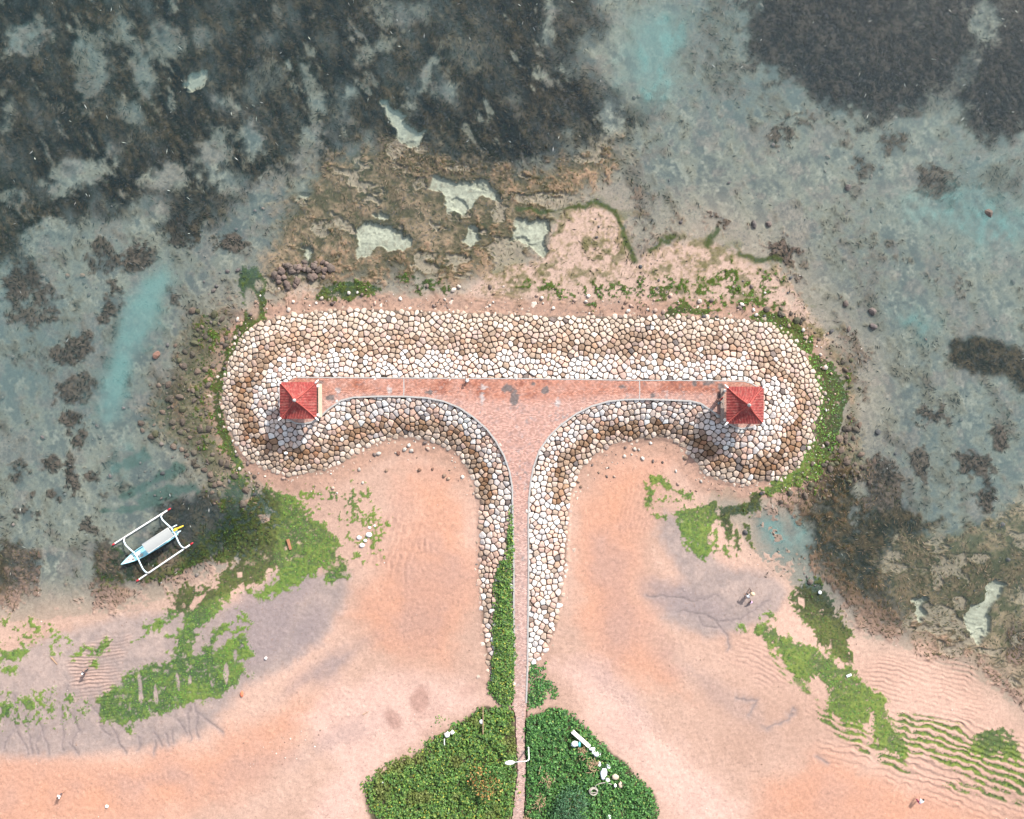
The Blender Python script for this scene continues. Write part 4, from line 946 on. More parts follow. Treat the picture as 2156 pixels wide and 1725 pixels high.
# ------------------------------------------------------------------ outrigger boat
def boat():
    o0 = unp(312, 1155, 0); g = empty('outrigger_boat', o0, 'white and pale blue outrigger boat with grey canopy moored over dark weed', 'boat')
    B = lambda x, y, z: unp(*((225.8 + .10225 * x), (1058.3 + .10225 * y)), z) - o0
    bow = B(285, 1275, .75); stern = B(1415, 600, .65); ax = Vector((stern.x - bow.x, stern.y - bow.y, 0)); L = ax.length; u = ax.normalized(); n = Vector((-u.y, u.x, 0))
    def at(t, w, z): return Vector((bow.x, bow.y, 0)) + u * (L * t) + n * w + Vector((0, 0, z))
    st = [(0.0, .03, .80, .55), (.05, .13, .72, .25), (.12, .30, .64, .0), (.22, .50, .58, -.15), (.35, .60, .55, -.2), (.6, .62, .55, -.2), (.8, .58, .56, -.18), (.95, .48, .58, -.1), (1.0, .40, .60, 0)]
    rows = []
    for t, w, zt, zb_ in st:
        rows.append([at(t, -w, zt), at(t, -w * .95, zt * .5 + zb_ * .5), at(t, -w * .5, zb_), at(t, 0, zb_ - .06), at(t, w * .5, zb_), at(t, w * .95, zt * .5 + zb_ * .5), at(t, w, zt)])
    m = MB().grid(rows); hull = m.done('hull', M_bwhite, g)
    for s_ in (-1, 1):
        MB().tube([at(t, s_ * w, zt + .01) for t, w, zt, _ in st], [.03 if i == 0 else .045 for i in range(len(st))], 6).done('gunwale', M_bblue, hull)
    MB().grid([[at(t, -w * .9, .32), at(t, 0, .34), at(t, w * .9, .32)] for t, w, zt, _ in st[2:]]).done('floor_boards', M_bblue, hull, False)
    MB().grid([[at(t, -w * .97, zt - .03), at(t, 0, zt + .05), at(t, w * .97, zt - .03)] for t, w, zt, _ in st[:4]]).done('foredeck', M_white, hull)
    MB().box(at(.31, .10, .60), (.62, .42, .10), Matrix.Rotation(math.atan2(u.y, u.x), 3, 'Z'), .02).done('hatch', M_white, hull, False)
    MB().box(at(.33, -.30, .55), (.55, .30, .05), Matrix.Rotation(math.atan2(u.y, u.x), 3, 'Z'), .01).done('seat', M_canvas, hull, False)
    MB().box(at(.92, .0, .60), (.20, .62, .16), Matrix.Rotation(math.atan2(u.y, u.x), 3, 'Z'), .02).done('stern_box', cloth((.12, .04, .05)), hull, False)
    # canopy on four posts
    cz = 1.85; cc_ = [B(715, 860, cz), B(1250, 520, cz), B(1372, 690, cz), B(850, 1045, cz)]
    rows = []
    for i in range(9):
        a = cc_[0].lerp(cc_[1], i / 8); b = cc_[3].lerp(cc_[2], i / 8)
        rows.append([a.lerp(b, k / 8) + Vector((0, 0, .14 * (1 - ((k - 4) / 4) ** 2) - .01 * (i % 2))) for k in range(9)])
    rows2 = [[p - Vector((0, 0, .03)) for p in r] for r in rows]
    cp = MB().grid(rows).grid(rows2).done('canopy', M_canvas, g)
    ring = cc_ + [cc_[0]]
    MB().tube(ring, .028, 6).done('canopy_frame', M_white, cp)
    for p in cc_:
        q = p.lerp(sum(cc_, Vector()) / 4, .06); MB().tube([q, Vector((q.x, q.y, .5))], .025, 6).done('canopy_post', M_white, cp)
    # floats and arched booms
    fl = [((130, 860), (1275, 140)), ((628, 1602), (1738, 848))]
    for a, b in fl:
        A, Bq = B(*a, .12), B(*b, .12); d = (Bq - A).normalized()
        f = MB().tube([A, A + d * .15, A.lerp(Bq, .5), Bq - d * .15, Bq], [.075, .105, .105, .105, .075], 10).done('float', M_white, g)
        for p, sg in ((A, -1), (Bq, 1)):
            MB().tube([p - d * sg * .22, p + d * sg * .12, p + d * sg * .26], [.112, .10, .03], 10).done('float_tip', M_redp, f)
    for pts in ([(350, 735, .22), (342, 800, .45), (380, 880, .75), (450, 950, .95), (545, 1025, 1.02), (600, 1100, 1.02), (645, 1180, .98), (690, 1280, .85), (735, 1370, .6), (790, 1430, .35), (840, 1452, .22)],
                [(1120, 255, .22), (1108, 300, .45), (1140, 360, .75), (1200, 420, .95), (1310, 515, 1.02), (1390, 640, 1.02), (1430, 730, .98), (1465, 810, .85), (1505, 880, .6), (1550, 925, .35), (1605, 938, .22)]):
        MB().tube([B(*p) for p in pts], .085, 10).done('boom', M_bwhite, g)
    for q in ((345, 738), (840, 1452), (1120, 256), (1603, 938)):
        c = B(*q, .16); d = (B(1275, 140, 0) - B(130, 860, 0)).normalized()
        MB().tube([c - d * .16, c + d * .16], .125, 8).tube([c - d * .05 + Vector((0, 0, .1)), c + d * .1 + Vector((0, 0, .16))], .06, 6).done('lashing', M_rope, g)
    for k, (t, w) in enumerate(((.17, .1), (.20, -.18), (.14, .02), (.26, .3), (.27, -.32))):
        MB().ball(at(t, w, .66), (.16, .11, .07), 1, .2).done('stowed_gear', (M_rope, M_tan, M_wood)[k % 3], hull)
    for q in (((1320, 520, .75), (1420, 470, .8)), ((1405, 650, .75), (1500, 592, .8))):
        a, b = B(*q[0]), B(*q[1]); MB().tube([a, a.lerp(b, .5), b, b + Vector((0, 0, -.25))], [.06, .08, .08, .05], 8).done('stern_wing', M_bwhite, hull)
    mo = MB().box(B(1400, 560, 1.0), (.50, .36, .34), Matrix.Rotation(math.atan2(u.y, u.x), 3, 'Z'), .09).done('outboard_motor', M_yellow, g)
    MB().tube([B(1420, 550, .95), B(1500, 510, .85), B(1570, 478, .7)], [.12, .10, .07], 8).done('motor_leg', M_yellow, mo)
    MB().tube([bow + Vector((0, 0, 0)), B(430, 1360, -.1), B(300, 1540, -.25), B(180, 1720, -.4)], .022, 6).done('mooring_rope', M_dark, g)
    return g
boat()

# ------------------------------------------------------------------ street lamp
def lamp():
    b = ground_at(1112.5, 1571.7); g = empty('street_lamp', b, 'white curved street lamp leaning over the narrow path between the green patches', 'street lamp')
    hgt_ = 3.75
    MB().lathe([(.20, 0), (.20, .05), (.12, .08), (.11, .5)], n=12).done('base', M_steel, g)
    z1 = b.z + hgt_; e1 = unp(1080.5, 1605.5, z1 + .35) - b; e0 = unp(1098, 1603.5, z1 + .3) - b
    pts = [(0, 0, 0), (0, 0, 1.2), (0, 0, 2.6), (0, 0, hgt_ - .25), (-.03, -.02, hgt_)]
    MB().tube(pts, [.10, .095, .09, .085, .075], 10).done('pole', M_steel, g)
    mid = Vector((0, 0, hgt_)).lerp(e0, .5) + Vector((.08, -.02, .18))
    MB().tube([Vector((-.03, -.02, hgt_)), Vector((-.12, -.04, hgt_ + .14)), mid, e0, e1], [.075, .07, .062, .055, .05], 10).done('arm', M_steel, g)
    d = (e1 - e0); d.z = 0; d.normalize()
    hd = MB().ball((0, 0, 0), (.60, .27, .14), 3).done('lamp_head', M_white, g)
    hd.location = e1 + d * .42; hd.rotation_euler = (0, 0, math.atan2(d.y, d.x))
    MB().ball((.05, 0, -.08), (.40, .19, .09), 2).done('lamp_glass', M_steel, hd)
lamp()

# ------------------------------------------------------------------ small things lying about
def lump(name, px, py, r, mat, label, cat, group=None, flat=.6, sink=.3, seed=0, sub=2, base=None, up=0, crumple=.04):
    rr = random.Random(seed + int(px * 7 + py)); p = ground_at(px, py) if base is None else base
    m = MB(); q = bmesh.ops.create_icosphere(m.bm, subdivisions=sub, radius=1.0)
    rx, ry = r if hasattr(r, '__len__') else (r, r)
    dirs = [Vector((rr.uniform(-1, 1), rr.uniform(-1, 1), rr.uniform(-1, 1))).normalized() for _ in range(6)]
    a = rr.uniform(0, 3.14) if rx == ry else 0
    for v in q['verts']:
        k = 1.0
        for d in dirs: k = min(k, .80 / max(v.co.dot(d), .3))
        v.co *= k * rr.uniform(1 - crumple, 1 + crumple); v.co = Vector((v.co.x * rx, v.co.y * ry, v.co.z * min(rx, ry) * flat))
        v.co = Matrix.Rotation(a, 3, 'Z') @ v.co
    o = m.done(name, mat); o.location = p + Vector((0, 0, min(rx, ry) * flat * (1 - sink * 2) + up)); return tag(o, label, cat, group)
def plank(name, a, b, w, h, mat, label, cat, up=0, taper=1.0):
    A = ground_at(*a); Bq = ground_at(*b); A.z += up; Bq.z += up; d = Bq - A; L = d.length
    m = MB(); n = 9; rr = random.Random(int(a[0])); rows = []
    for i in range(n):
        t = i / (n - 1); k = 1 - (1 - taper) * t; ww = w * k * rr.uniform(.9, 1.08) / 2; x = -L / 2 + L * t
        rows.append([(x, -ww, 0), (x, -ww, h * k), (x, -ww * .5, h * k * 1.08), (x, ww * .5, h * k * 1.06), (x, ww, h * k), (x, ww, 0), (x, -ww, 0)])
    m.grid(rows); m.bm.faces.ensure_lookup_table()
    bmesh.ops.holes_fill(m.bm, edges=m.bm.edges[:], sides=0); o = m.done(name, mat, None, False)
    o.location = A.lerp(Bq, .5); o.rotation_euler = d.to_track_quat('X', 'Z').to_euler(); return tag(o, label, cat)
plank('timber_log', (606.5, 1135), (612.5, 1157), .34, .26, M_drift, 'short red brown log stranded on the bright green algae', 'log', .02, .8)
plank('foam_beam', (1204, 1535.5), (1240, 1567), .44, .30, M_foam, 'long white foam beam lying on the right green patch', 'beam', .55)
plank('wooden_pole', (1017.5, 1479), (1017.5, 1541), .10, .08, M_wood, 'long thin grey pole lying across the top of the left green patch', 'pole', .66)
plank('wooden_stake', (936.5, 1551), (936.8, 1564), .11, .1, M_steel, 'short grey stake at the sandy edge of the left green patch', 'stake', .6)
plank('dry_stick', (1138, 1608), (1134, 1626), .10, .08, M_wood, 'short brown stick on green leaves right of the street lamp', 'stick', .66, .5)
plank('driftwood_stick', (108, 1384), (121, 1399), .16, .12, M_wood, 'pale driftwood stick on grey sand left of the dark dressed walker', 'stick', .02, .6)
plank('driftwood_stick', (764, 1505), (776, 1498), .10, .08, M_wood, 'thin brown stick on the pale sand of the left beach', 'stick', .02, .6)
for k, (x, y, r, lb) in enumerate([(756, 1132, .34, 'upper left'), (777, 1126, .40, 'upper right'), (769, 1138, .26, 'middle'), (763, 1148, .36, 'lower'), (778, 1111, .2, 'small far upper'), (789, 1107, .17, 'smallest outlying')]):
    lump('white_rock', x, y, (r, r * .8), M_foam, f'{lb} white rock of the little cluster beside the left algae', 'rock', 'white rocks clustered beside the left algae', .7, .25)
lump('white_ball', 560.5, 1385.5, .19, M_foam, 'small white ball on the grey wet sand right of the lower algae', 'ball', None, .9, .1, sub=3)
lump('cloth_bundle', 509.5, 1461, (.22, .42), M_orange, 'small orange red bundle on the sand below the lower algae', 'bundle', None, .8, .15)
lump('plastic_bag', 226, 1863 - 1863 + 1697, .22, M_foam, 'tiny yellowish white bag on the orange sand near bottom left', 'bag', None, .7, .1)
lump('plastic_bag', 602, 954.5, (.26, .2), M_bag, 'white bag caught between dark stones of the lobe below left gazebo', 'bag', None, .8, .1, base=Vector((*unp(602, 954.5, 1.2)[:2], 1.15)))
plank('plastic_crate_lid', (1782, 1424), (1792, 1420), .28, .06, M_bag, 'pale plastic scrap stranded on the right green algae strip', 'scrap', .05)
lump('plastic_bag', 1725, 1247, .24, M_bag, 'white bag floating on the dark weed right of the three people', 'bag', None, .7, .0, base=Vector((*unp(1725, 1247, .0)[:2], .02)))
for x, y, rx, ry, lb, mt in [(1209, 1562, .42, .34, 'square white bag on green leaves left of the foam beam', M_bag), (1256, 1584, .40, .34, 'crumpled white bag just below the foam beam', M_bag), (1246, 1573, .36, .2, 'thin white sheet touching the end of the foam beam', M_bag),
                         (1249, 1580, .22, .26, 'small pinkish white bag among dry leaves', M_foam), (1260.5, 1606, .18, .36, 'narrow white scrap beside the brown dry leaves', M_foam), (1269.5, 1624, .36, .62, 'largest white sack on the right green patch', M_bag),
                         (1279.5, 1610, .2, .3, 'small white scrap right of the largest sack', M_bag), (1278, 1638.5, .24, .3, 'pale scrap directly below the largest sack', M_foam), (1294.5, 1632, .42, .34, 'tan triangular cardboard piece on the right green patch', M_cream),
                         (1305, 1648, .28, .4, 'lowest tan scrap near the right edge of the green patch', M_cream), (1294, 1650, .16, .22, 'little pale scrap left of the lowest tan scrap', M_foam), (1281, 1716, .22, .28, 'white scrap at the bottom edge of right green patch', M_bag),
                         (1014, 1516, .2, .26, 'small white bag beside the long thin pole', M_bag), (943, 1542, .3, .34, 'pale rock at the sandy edge of left green patch', M_foam), (953, 1538, .24, .24, 'smaller pale rock beside the left green patch', M_foam), (806, 1643, .14, .14, 'white scrap near the left tip of the left green patch', M_bag)]:
    p = ground_at(x, y); lump('plastic_scrap', x, y, (rx * 1.15, ry * 1.1), mt, lb, 'scrap', None, .32, .2, crumple=.30, base=p + Vector((0, 0, .56)))
b_ = ground_at(1219, 1562) + Vector((0, 0, .66))
g = empty('plastic_bottle', b_, 'teal bottle on green leaves beside the square white bag', 'bottle')
MB().tube([(0, -.32, 0), (0, -.30, 0), (0, .14, 0), (0, .24, 0), (0, .32, 0)], [.10, .15, .15, .06, .06], 12).done('bottle_body', M_teal, g); MB().tube([(0, .31, 0), (0, .38, 0)], .075, 10).done('cap', M_white, g)
rp = ground_at(1248.5, 1661) + Vector((0, 0, .70)); pts = []
for i in range(90):
    t = i / 89; a = t * 2 * math.pi * 2.6; r = .52 - .10 * t + .06 * math.sin(a * .7)
    pts.append(rp + Vector((r * math.cos(a), r * .85 * math.sin(a), .10 * t + .03 * math.sin(3 * a))))
for q in [(1256, 1662), (1252, 1648), (1262, 1644), (1275, 1642), (1286, 1646)]: pts.append(ground_at(*q) + Vector((0, 0, .74)))
tag(MB().tube([p - rp for p in pts], .055, 6).done('rope_coil', M_rope, None, True, rp), 'loose coil of grey rope with a trailing end on the right green patch', 'rope')

# ------------------------------------------------------------------ leaf masses
def sample_mask(fn, x0, x1, y0, y1, n, rng):
    """n random points (photo pixels) kept with probability fn"""
    px = rng.uniform(x0, x1, n).astype(np.float32); py = rng.uniform(y0, y1, n).astype(np.float32)
    k = rng.random(n) < fn(px, py); return px[k], py[k]
def on_ground(px, py, A=None, extra=0.0):
    z = np.zeros(len(px))
    for _ in range(3):
        k = S * (1 - (z + extra) / H); x = (px - CX) * k; y = (CY - py) * k; z = hgt(x, y, z_ground if A is None else A)
    return x, y, z
def blades(name, x, y, z, ln, wd, az, tilt, C, mat, fold=.25):
    """one mesh of kite shaped leaves"""
    n = len(x); d = np.stack([np.cos(az) * np.cos(tilt), np.sin(az) * np.cos(tilt), np.sin(tilt)], 1)
    r = np.stack([-np.sin(az), np.cos(az), np.zeros(n)], 1); roll = RNG.uniform(-.7, .7, n)
    u = np.cross(d, r); r = r * np.cos(roll)[:, None] + u * np.sin(roll)[:, None]
    P = np.stack([x, y, z], 1); ln = np.broadcast_to(ln, n)[:, None]; wd = np.broadcast_to(wd, n)[:, None]
    V = np.stack([P - d * ln / 2, P + r * wd / 2 - u * 0 + d * ln * .05, P + d * ln / 2, P - r * wd / 2 + d * ln * .05], 1).reshape(-1, 3)
    me = np_mesh(name, V, np.arange(4 * n, dtype=np.int32).reshape(n, 4), False); set_col(me, np.repeat(np.clip(C, .003, .7), 4, 0)); return link(name, me, mat)
def pick(pal, n, wts=None, jit=.18):
    pal = np.array(pal); i = RNG.choice(len(pal), n, p=np.array(wts) / sum(wts) if wts else None)
    return pal[i] * RNG.uniform(1 - jit, 1 + jit, (n, 1)) * RNG.uniform(.95, 1.05, (n, 3))
V1 = Z3([(1085, 345), (1100, 380), (1110, 450), (1112, 600), (1120, 720), (1105, 850), (1085, 1016), (1060, 1200), (330, 1200), (290, 1016), (220, 970), (170, 870), (180, 800), (240, 740), (330, 700), (370, 650), (470, 640), (520, 590), (560, 540), (640, 500),
         (700, 460), (780, 410), (850, 370), (900, 325), (1000, 330)], *R4)
V2 = Z3([(1180, 385), (1350, 340), (1400, 340), (1460, 390), (1540, 450), (1590, 520), (1670, 590), (1720, 650), (1800, 700), (1810, 740), (1900, 800), (1960, 880), (1972, 960), (1965, 1016), (1960, 1200), (1160, 1200), (1155, 1016), (1165, 850), (1165, 720), (1160, 600), (1155, 450)], *R4)
V3 = Z3([(1180, 70), (1230, 60), (1250, 110), (1290, 60), (1290, 150), (1330, 190), (1370, 215), (1375, 265), (1340, 290), (1320, 250), (1300, 230), (1290, 290), (1260, 335), (1175, 345), (1172, 250), (1200, 200), (1185, 130)], *R4)
V4 = Z3([(405, 0), (430, -60), (470, -160), (480, -330), (505, -380), (520, -560), (548, -640), (548, 450), (556, 720), (572, 1000), (566, 1250), (560, 1500), (520, 1570), (470, 1590), (380, 1530), (285, 1420), (305, 1200), (310, 1050), (350, 950), (335, 800), (345, 560), (360, 430), (350, 280), (360, 120)], *R5b)
def vmask(poly, soft=2.5, amp=5.0, seed=201):
    def f(px, py):
        d = sd_poly(px, py, poly) + amp * fbm(px / 14, py / 14, 3, seed) + amp * .6 * fbm(px / 4, py / 4, 2, seed + 5); return sst(-soft, soft, d)
    return f
def foliage(name, poly, dens, pal, wts, hgt0, hvar, size, amp=5.0, seed=201, A=None, patch=None, thin=None):
    p = np.array(poly); x0, y0 = p.min(0) - 12; x1, y1 = p.max(0) + 12
    n = int((x1 - x0) * (y1 - y0) * S * S * dens); f = vmask(poly, 4, amp, seed)
    g = f if thin is None else (lambda a, b: f(a, b) * thin(a, b))
    px, py = sample_mask(g, x0, x1, y0, y1, n, RNG); n = len(px)
    d = np.clip(sd_poly(px, py, poly) / 14, 0, 1)
    hh = (hgt0 + hvar * (1.1 * fbm(px / 16, py / 16, 3, seed + 9) + .8 * fbm(px / 6, py / 6, 2, seed + 15))) * (.35 + .65 * d)
    x, y, z = on_ground(px, py, A, .3)
    z = z + np.maximum(hh, .05) - RNG.random(n) ** 1.6 * .34
    C = pick(pal, n, wts, .25)
    if patch is not None: C = patch(px, py, C)
    ln = RNG.uniform(size * .7, size * 1.35, n)
    return blades(name, x, y, z, ln, ln * RNG.uniform(.6, .9, n), RNG.uniform(0, 2 * np.pi, n), RNG.uniform(-.35, .75, n), C, M_leaf)
LEAF1 = [(.062, .138, .024), (.095, .165, .027), (.048, .112, .022), (.13, .175, .034), (.25, .24, .035), (.030, .068, .018)]
LEAF2 = [(.043, .128, .028), (.062, .16, .034), (.031, .095, .022), (.08, .18, .036), (.16, .20, .05), (.022, .062, .017)]
def patch1(px, py, C):
    k = sst(.15, .6, fbm(px / 40, py / 40, 3, 301))[:, None]; return C * (1 - k) + np.array([.085, .105, .022]) * k * RNG.uniform(.7, 1.3, (len(C), 1))
W1 = [5, 4, 4, 2, .5, 3]
tag(foliage('vine_cover', V1, 95, LEAF1, W1, .42, .40, .27, 10, 201, None, patch1, lambda px, py: .45 + .55 * sst(-.75, -.35, fbm(px / 12, py / 12, 3, 221))), 'dense creeping green vine left of the narrow path at the bottom', 'vine', kind='stuff')
tag(foliage('vine_cover', V2, 95, LEAF2, W1, .42, .40, .27, 9, 231, None, None, lambda px, py: .45 + .55 * sst(-.75, -.35, fbm(px / 12, py / 12, 3, 223))), 'dense creeping green vine right of the narrow path at the bottom', 'vine', kind='stuff')
tag(foliage('vine_cover', V3, 80, LEAF2, W1, .30, .16, .27, 4, 241), 'small ragged creeper patch below the right stone slope', 'vine', kind='stuff')
FR = [Z3([(560, 480), (620, 400), (700, 385), (720, 410), (600, 460)], *R4), Z3([(430, 600), (480, 580), (490, 600), (440, 620)], *R4), Z3([(230, 720), (330, 660), (400, 640), (380, 670), (250, 730)], *R4)]
for q in FR: tag(foliage('vine_cover', q, 45, LEAF1, [3, 4, 2, 4, 1, 1], .12, .05, .22, 6, 251), 'thin yellowing creeper shreds on sand by the left green patch', 'vine', 'thin creeper shreds beside the left green patch', kind='stuff')
def thin4(px, py):
    return np.where(py > 1235, 1.0, np.where(py > 1180, .9, sst(1060, 1075, px + 0 * py) * np.interp(py, [1060, 1120, 1180], [.35, .8, 1.0])))
hz_ = ground_at(1062, 1380, z_true); hedge = empty('hedge', hz_, 'long trimmed green hedge along the left side of the narrow path', 'hedge')
fo = foliage('foliage', V4, 120, LEAF1, [5, 4, 4, 2, .7, 3], .55, .2, .25, 5, 261, z_true, None, thin4); fo.parent = hedge; fo.location = -hz_
m = MB()
for k in range(26):
    y = 1245 + k * 9; x = 1060 + random.uniform(-8, 8) + (1480 - y) * .01; b = ground_at(x, y, z_true) - hz_
    m.tube([b - Vector((0, 0, .15)), b + Vector((random.uniform(-.1, .1), random.uniform(-.1, .1), .3)), b + Vector((random.uniform(-.3, .3), random.uniform(-.3, .3), .5))], [.05, .035, .015], 5)
m.done('stems', M_twig, hedge)
def shrub(px, py, r_m, h_m, pal, wts, n, label, tips=None):
    b = ground_at(px, py); g = empty('shrub', b, label, 'shrub'); m = MB(); tipsP = []
    for k in range(11):
        a = k * 2.4; rr = r_m * (.35 + .6 * random.random()); e = Vector((rr * math.cos(a), rr * math.sin(a), h_m * random.uniform(.55, 1)))
        m.tube([(0, 0, -.1), e * .45 + Vector((0, 0, .15)), e], [.06, .04, .012], 5); tipsP.append(e)
    m.done('stems', M_twig, g)
    c = np.array([t[:] for t in tipsP])[RNG.integers(0, len(tipsP), n)] + RNG.normal(0, 1, (n, 3)) * np.array([.26, .26, .16]) * r_m
    c[:, 2] = np.maximum(c[:, 2], .2); ln = RNG.uniform(.16, .36, n)
    blades('foliage', c[:, 0], c[:, 1], c[:, 2], ln, ln * .55, RNG.uniform(0, 6.28, n), RNG.uniform(-.3, .9, n), pick(pal, n, wts, .25), M_leaf).parent = g
    return g
shrub(1018, 1640, 1.9, 1.7, [(.05, .11, .02), (.30, .14, .04), (.36, .19, .07), (.09, .14, .03), (.02, .05, .015), (.24, .18, .05)], [5, 2.2, 1.6, 3, 2, 1.5], 1100, 'shrub with orange tinted leaves standing in the left green patch')
shrub(1040, 1622, 1.5, 1.3, [(.06, .15, .03), (.09, .18, .04), (.04, .10, .02)], [3, 2, 2], 700, 'light green feathery shrub just above the orange tinted shrub')
shrub(1205, 1682, 1.8, 1.9, [(.03, .085, .035), (.045, .11, .05), (.018, .05, .02)], [3, 2, 2], 1000, 'tall dark bluish green shrub in the right green patch')
shrub(1185, 1712, 1.5, 1.5, [(.04, .11, .04), (.06, .14, .05), (.02, .06, .02)], [3, 2, 2], 700, 'dark green shrub at the bottom edge right of the path')
def dry(px, py, r, n, label):
    b = ground_at(px, py) + Vector((0, 0, .62)); m = MB()
    for k in range(n):
        a = random.gauss(.9, .8) + (math.pi if k % 2 else 0); L = r * random.uniform(.25, .75); o = Vector((random.gauss(0, .38) * r, random.gauss(0, .45) * r, random.uniform(-.12, .05)))
        m.tube([o, o + Vector((L * .5 * math.cos(a), L * .5 * math.sin(a), random.uniform(.05, .2))), o + Vector((L * math.cos(a), L * math.sin(a), random.uniform(-.05, .1)))], [.02, .035, .006], 4)
    ob = m.done('dry_branch', M_dry, None, True); ob.location = b; tag(ob, label, 'dry branches')
M_dry = mat_plain('dry palm litter', (.32, .215, .135), .9, .35, 9, .3)
dry(1151, 1639, .9, 40, 'dry brown frond on green leaves below the street lamp'); dry(1136, 1684, .9, 36, 'pale dry frond near the bottom of the narrow path'); dry(1227, 1580, .8, 34, 'brown dead branches left of the white scraps')
dry(1246, 1606, 1.1, 50, 'largest heap of brown dead branches among the white scraps'); dry(1221, 1577, .5, 20, 'little tuft of dead leaves below the teal bottle'); dry(1109, 1722, .9, 30, 'dry brown leaves touching the bottom edge beside the path')

# ------------------------------------------------------------------ seagrass and algae: fibrous masses
gi = lambda A: (lambda px, py: hgt((px - CX) * S, (CY - py) * S, A))
bm_ = np.clip(weed - .18, 0, 1) + .35 * brown * (1 - pools) + .5 * olive * (1 - pools) + .45 * ring * (toe_d < .2)
px, py = sample_mask(gi(np.clip(bm_, 0, 1)), -60, 2216, -60, 1500, 150000, RNG); n = len(px)
x, y, z = on_ground(px, py)
az = 2.1 + 1.1 * fbm(px / 60, py / 60, 2, 401) * 2 + RNG.normal(0, .6, n)
zs = np.minimum(z + RNG.uniform(.03, .22, n), -.015 - .10 * RNG.random(n)); zs = np.maximum(zs, z + .02)
br = np.clip(gi(np.clip(brown + olive + ring + .6 * dC, 0, 1))(px, py), 0, 1)[:, None]
C = pick([(.006, .011, .012), (.012, .014, .012), (.030, .023, .015), (.055, .045, .034), (.012, .018, .010), (.34, .33, .31)], n, [7, 4, 2.4, .8, 3, .12], .3)  # the rare near-white blades paint in sun glints on the water
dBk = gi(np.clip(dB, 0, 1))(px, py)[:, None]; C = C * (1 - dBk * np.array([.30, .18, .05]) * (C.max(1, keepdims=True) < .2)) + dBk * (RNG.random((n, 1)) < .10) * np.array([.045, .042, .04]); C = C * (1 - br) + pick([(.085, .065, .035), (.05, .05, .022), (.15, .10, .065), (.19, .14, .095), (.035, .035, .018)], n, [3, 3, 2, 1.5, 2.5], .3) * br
ln = RNG.uniform(.28, .75, n)
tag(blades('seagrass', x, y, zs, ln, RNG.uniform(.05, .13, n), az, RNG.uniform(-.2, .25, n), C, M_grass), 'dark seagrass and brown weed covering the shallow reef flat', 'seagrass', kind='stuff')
k = RNG.random(n) < .012; k &= (bm_.max() > 0)
nn = int(k.sum())
px, py = sample_mask(gi(np.clip(alg, 0, 1)), -60, 2216, 520, 1740, 230000, RNG); n = len(px); x, y, z = on_ground(px, py)
wetk = sst(.0, .10, z)[:, None]
C = pick([(.020, .050, .018), (.030, .062, .020), (.014, .036, .015), (.045, .075, .022)], n, [4, 3, 3, 1], .25) * (1 - wetk) + pick([(.046, .128, .014), (.068, .150, .017), (.034, .098, .014), (.10, .165, .022), (.14, .16, .04)], n, [4, 3, 2, 1.2, .25], .25) * (1 + .35 * fbm(px / 30, py / 30, 3, 431))[:, None] * wetk
C = C * (1 - .45 * gi(subm)(px, py)[:, None]); rimg = (gi((toe_d > -4.2) * 1.0)(px, py) * (px > 1690))[:, None]; C = C * (1 + .9 * rimg * (gi(np.clip(toe_d, -9, 9))(px, py) > -2.6)[:, None])
C = C * (1 - .38 * sst(1830, 1960, px) * sst(1440, 1500, py))[:, None]; ln = RNG.uniform(.10, .27, n)
tag(blades('green_algae', x, y, z + RNG.uniform(.005, .05, n), ln, ln * RNG.uniform(.3, .6, n), RNG.uniform(0, 6.28, n), RNG.uniform(-.1, .35, n), C, M_leaf), 'bright and dark green algae mats on the sand and in the shallows', 'algae', kind='stuff')

# ------------------------------------------------------------------ loose rocks
def rock_mesh(seed):
    rr = random.Random(seed); bm = bmesh.new(); q = bmesh.ops.create_icosphere(bm, subdivisions=2, radius=1.0)
    dirs = [Vector((rr.uniform(-1, 1), rr.uniform(-1, 1), rr.uniform(-.3, 1))).normalized() for _ in range(8)]
    sx, sy = rr.uniform(.85, 1.15), rr.uniform(.65, .95)
    for v in q['verts']:
        k = 1.0
        for d in dirs: k = min(k, .78 / max(v.co.dot(d), .3))
        v.co = v.co * k * rr.uniform(.96, 1.04); v.co = Vector((v.co.x * sx, v.co.y * sy, v.co.z * .65))
    V = np.array([v.co[:] for v in bm.verts]); F = np.array([[v.index for v in f.verts] for f in bm.faces]); bm.free(); return V, F
RK = [rock_mesh(900 + i) for i in range(10)]
rocks = []
def scatter(fn, box_, n, rmin, rmax, pal, label, pw=2.0, sink=.25):
    px, py = sample_mask(fn, *box_, n, RNG); x, y, z = on_ground(px, py)
    for i in range(len(px)):
        r = rmin + (rmax - rmin) * RNG.random() ** pw
        rocks.append((x[i], y[i], z[i] + r * .65 * (1 - 2 * sink), r, np.array(pal[RNG.integers(len(pal))]) * RNG.uniform(.75, 1.2), label, px[i]))
pin = lambda poly, soft=20: (lambda px, py: sst(-soft, soft, sd_poly(px, py, poly) + 14 * fbm(px / 30, py / 30, 3, 501)))
BRK = [(.085, .066, .052), (.072, .058, .047), (.105, .078, .06), (.06, .052, .040), (.058, .058, .034)]
DRK = [(.07, .068, .068), (.09, .08, .078), (.11, .095, .085), (.055, .058, .06)]
na_ = lambda f: (lambda px, py: f(px, py) * (1 - .92 * gi(np.clip(alg, 0, 1))(px, py)))
scatter(na_(pin(RING)), (280, 580, 600, 1100), 850, .14, .58, BRK, 'brown boulder in the shallow rock belt left of the groyne', 2.2, .42)
scatter(na_(pin(RINGR, 12)), (1580, 1840, 620, 1080), 700, .13, .55, BRK, 'brown boulder in the shallow rock belt right of the groyne', 2.4, .42)
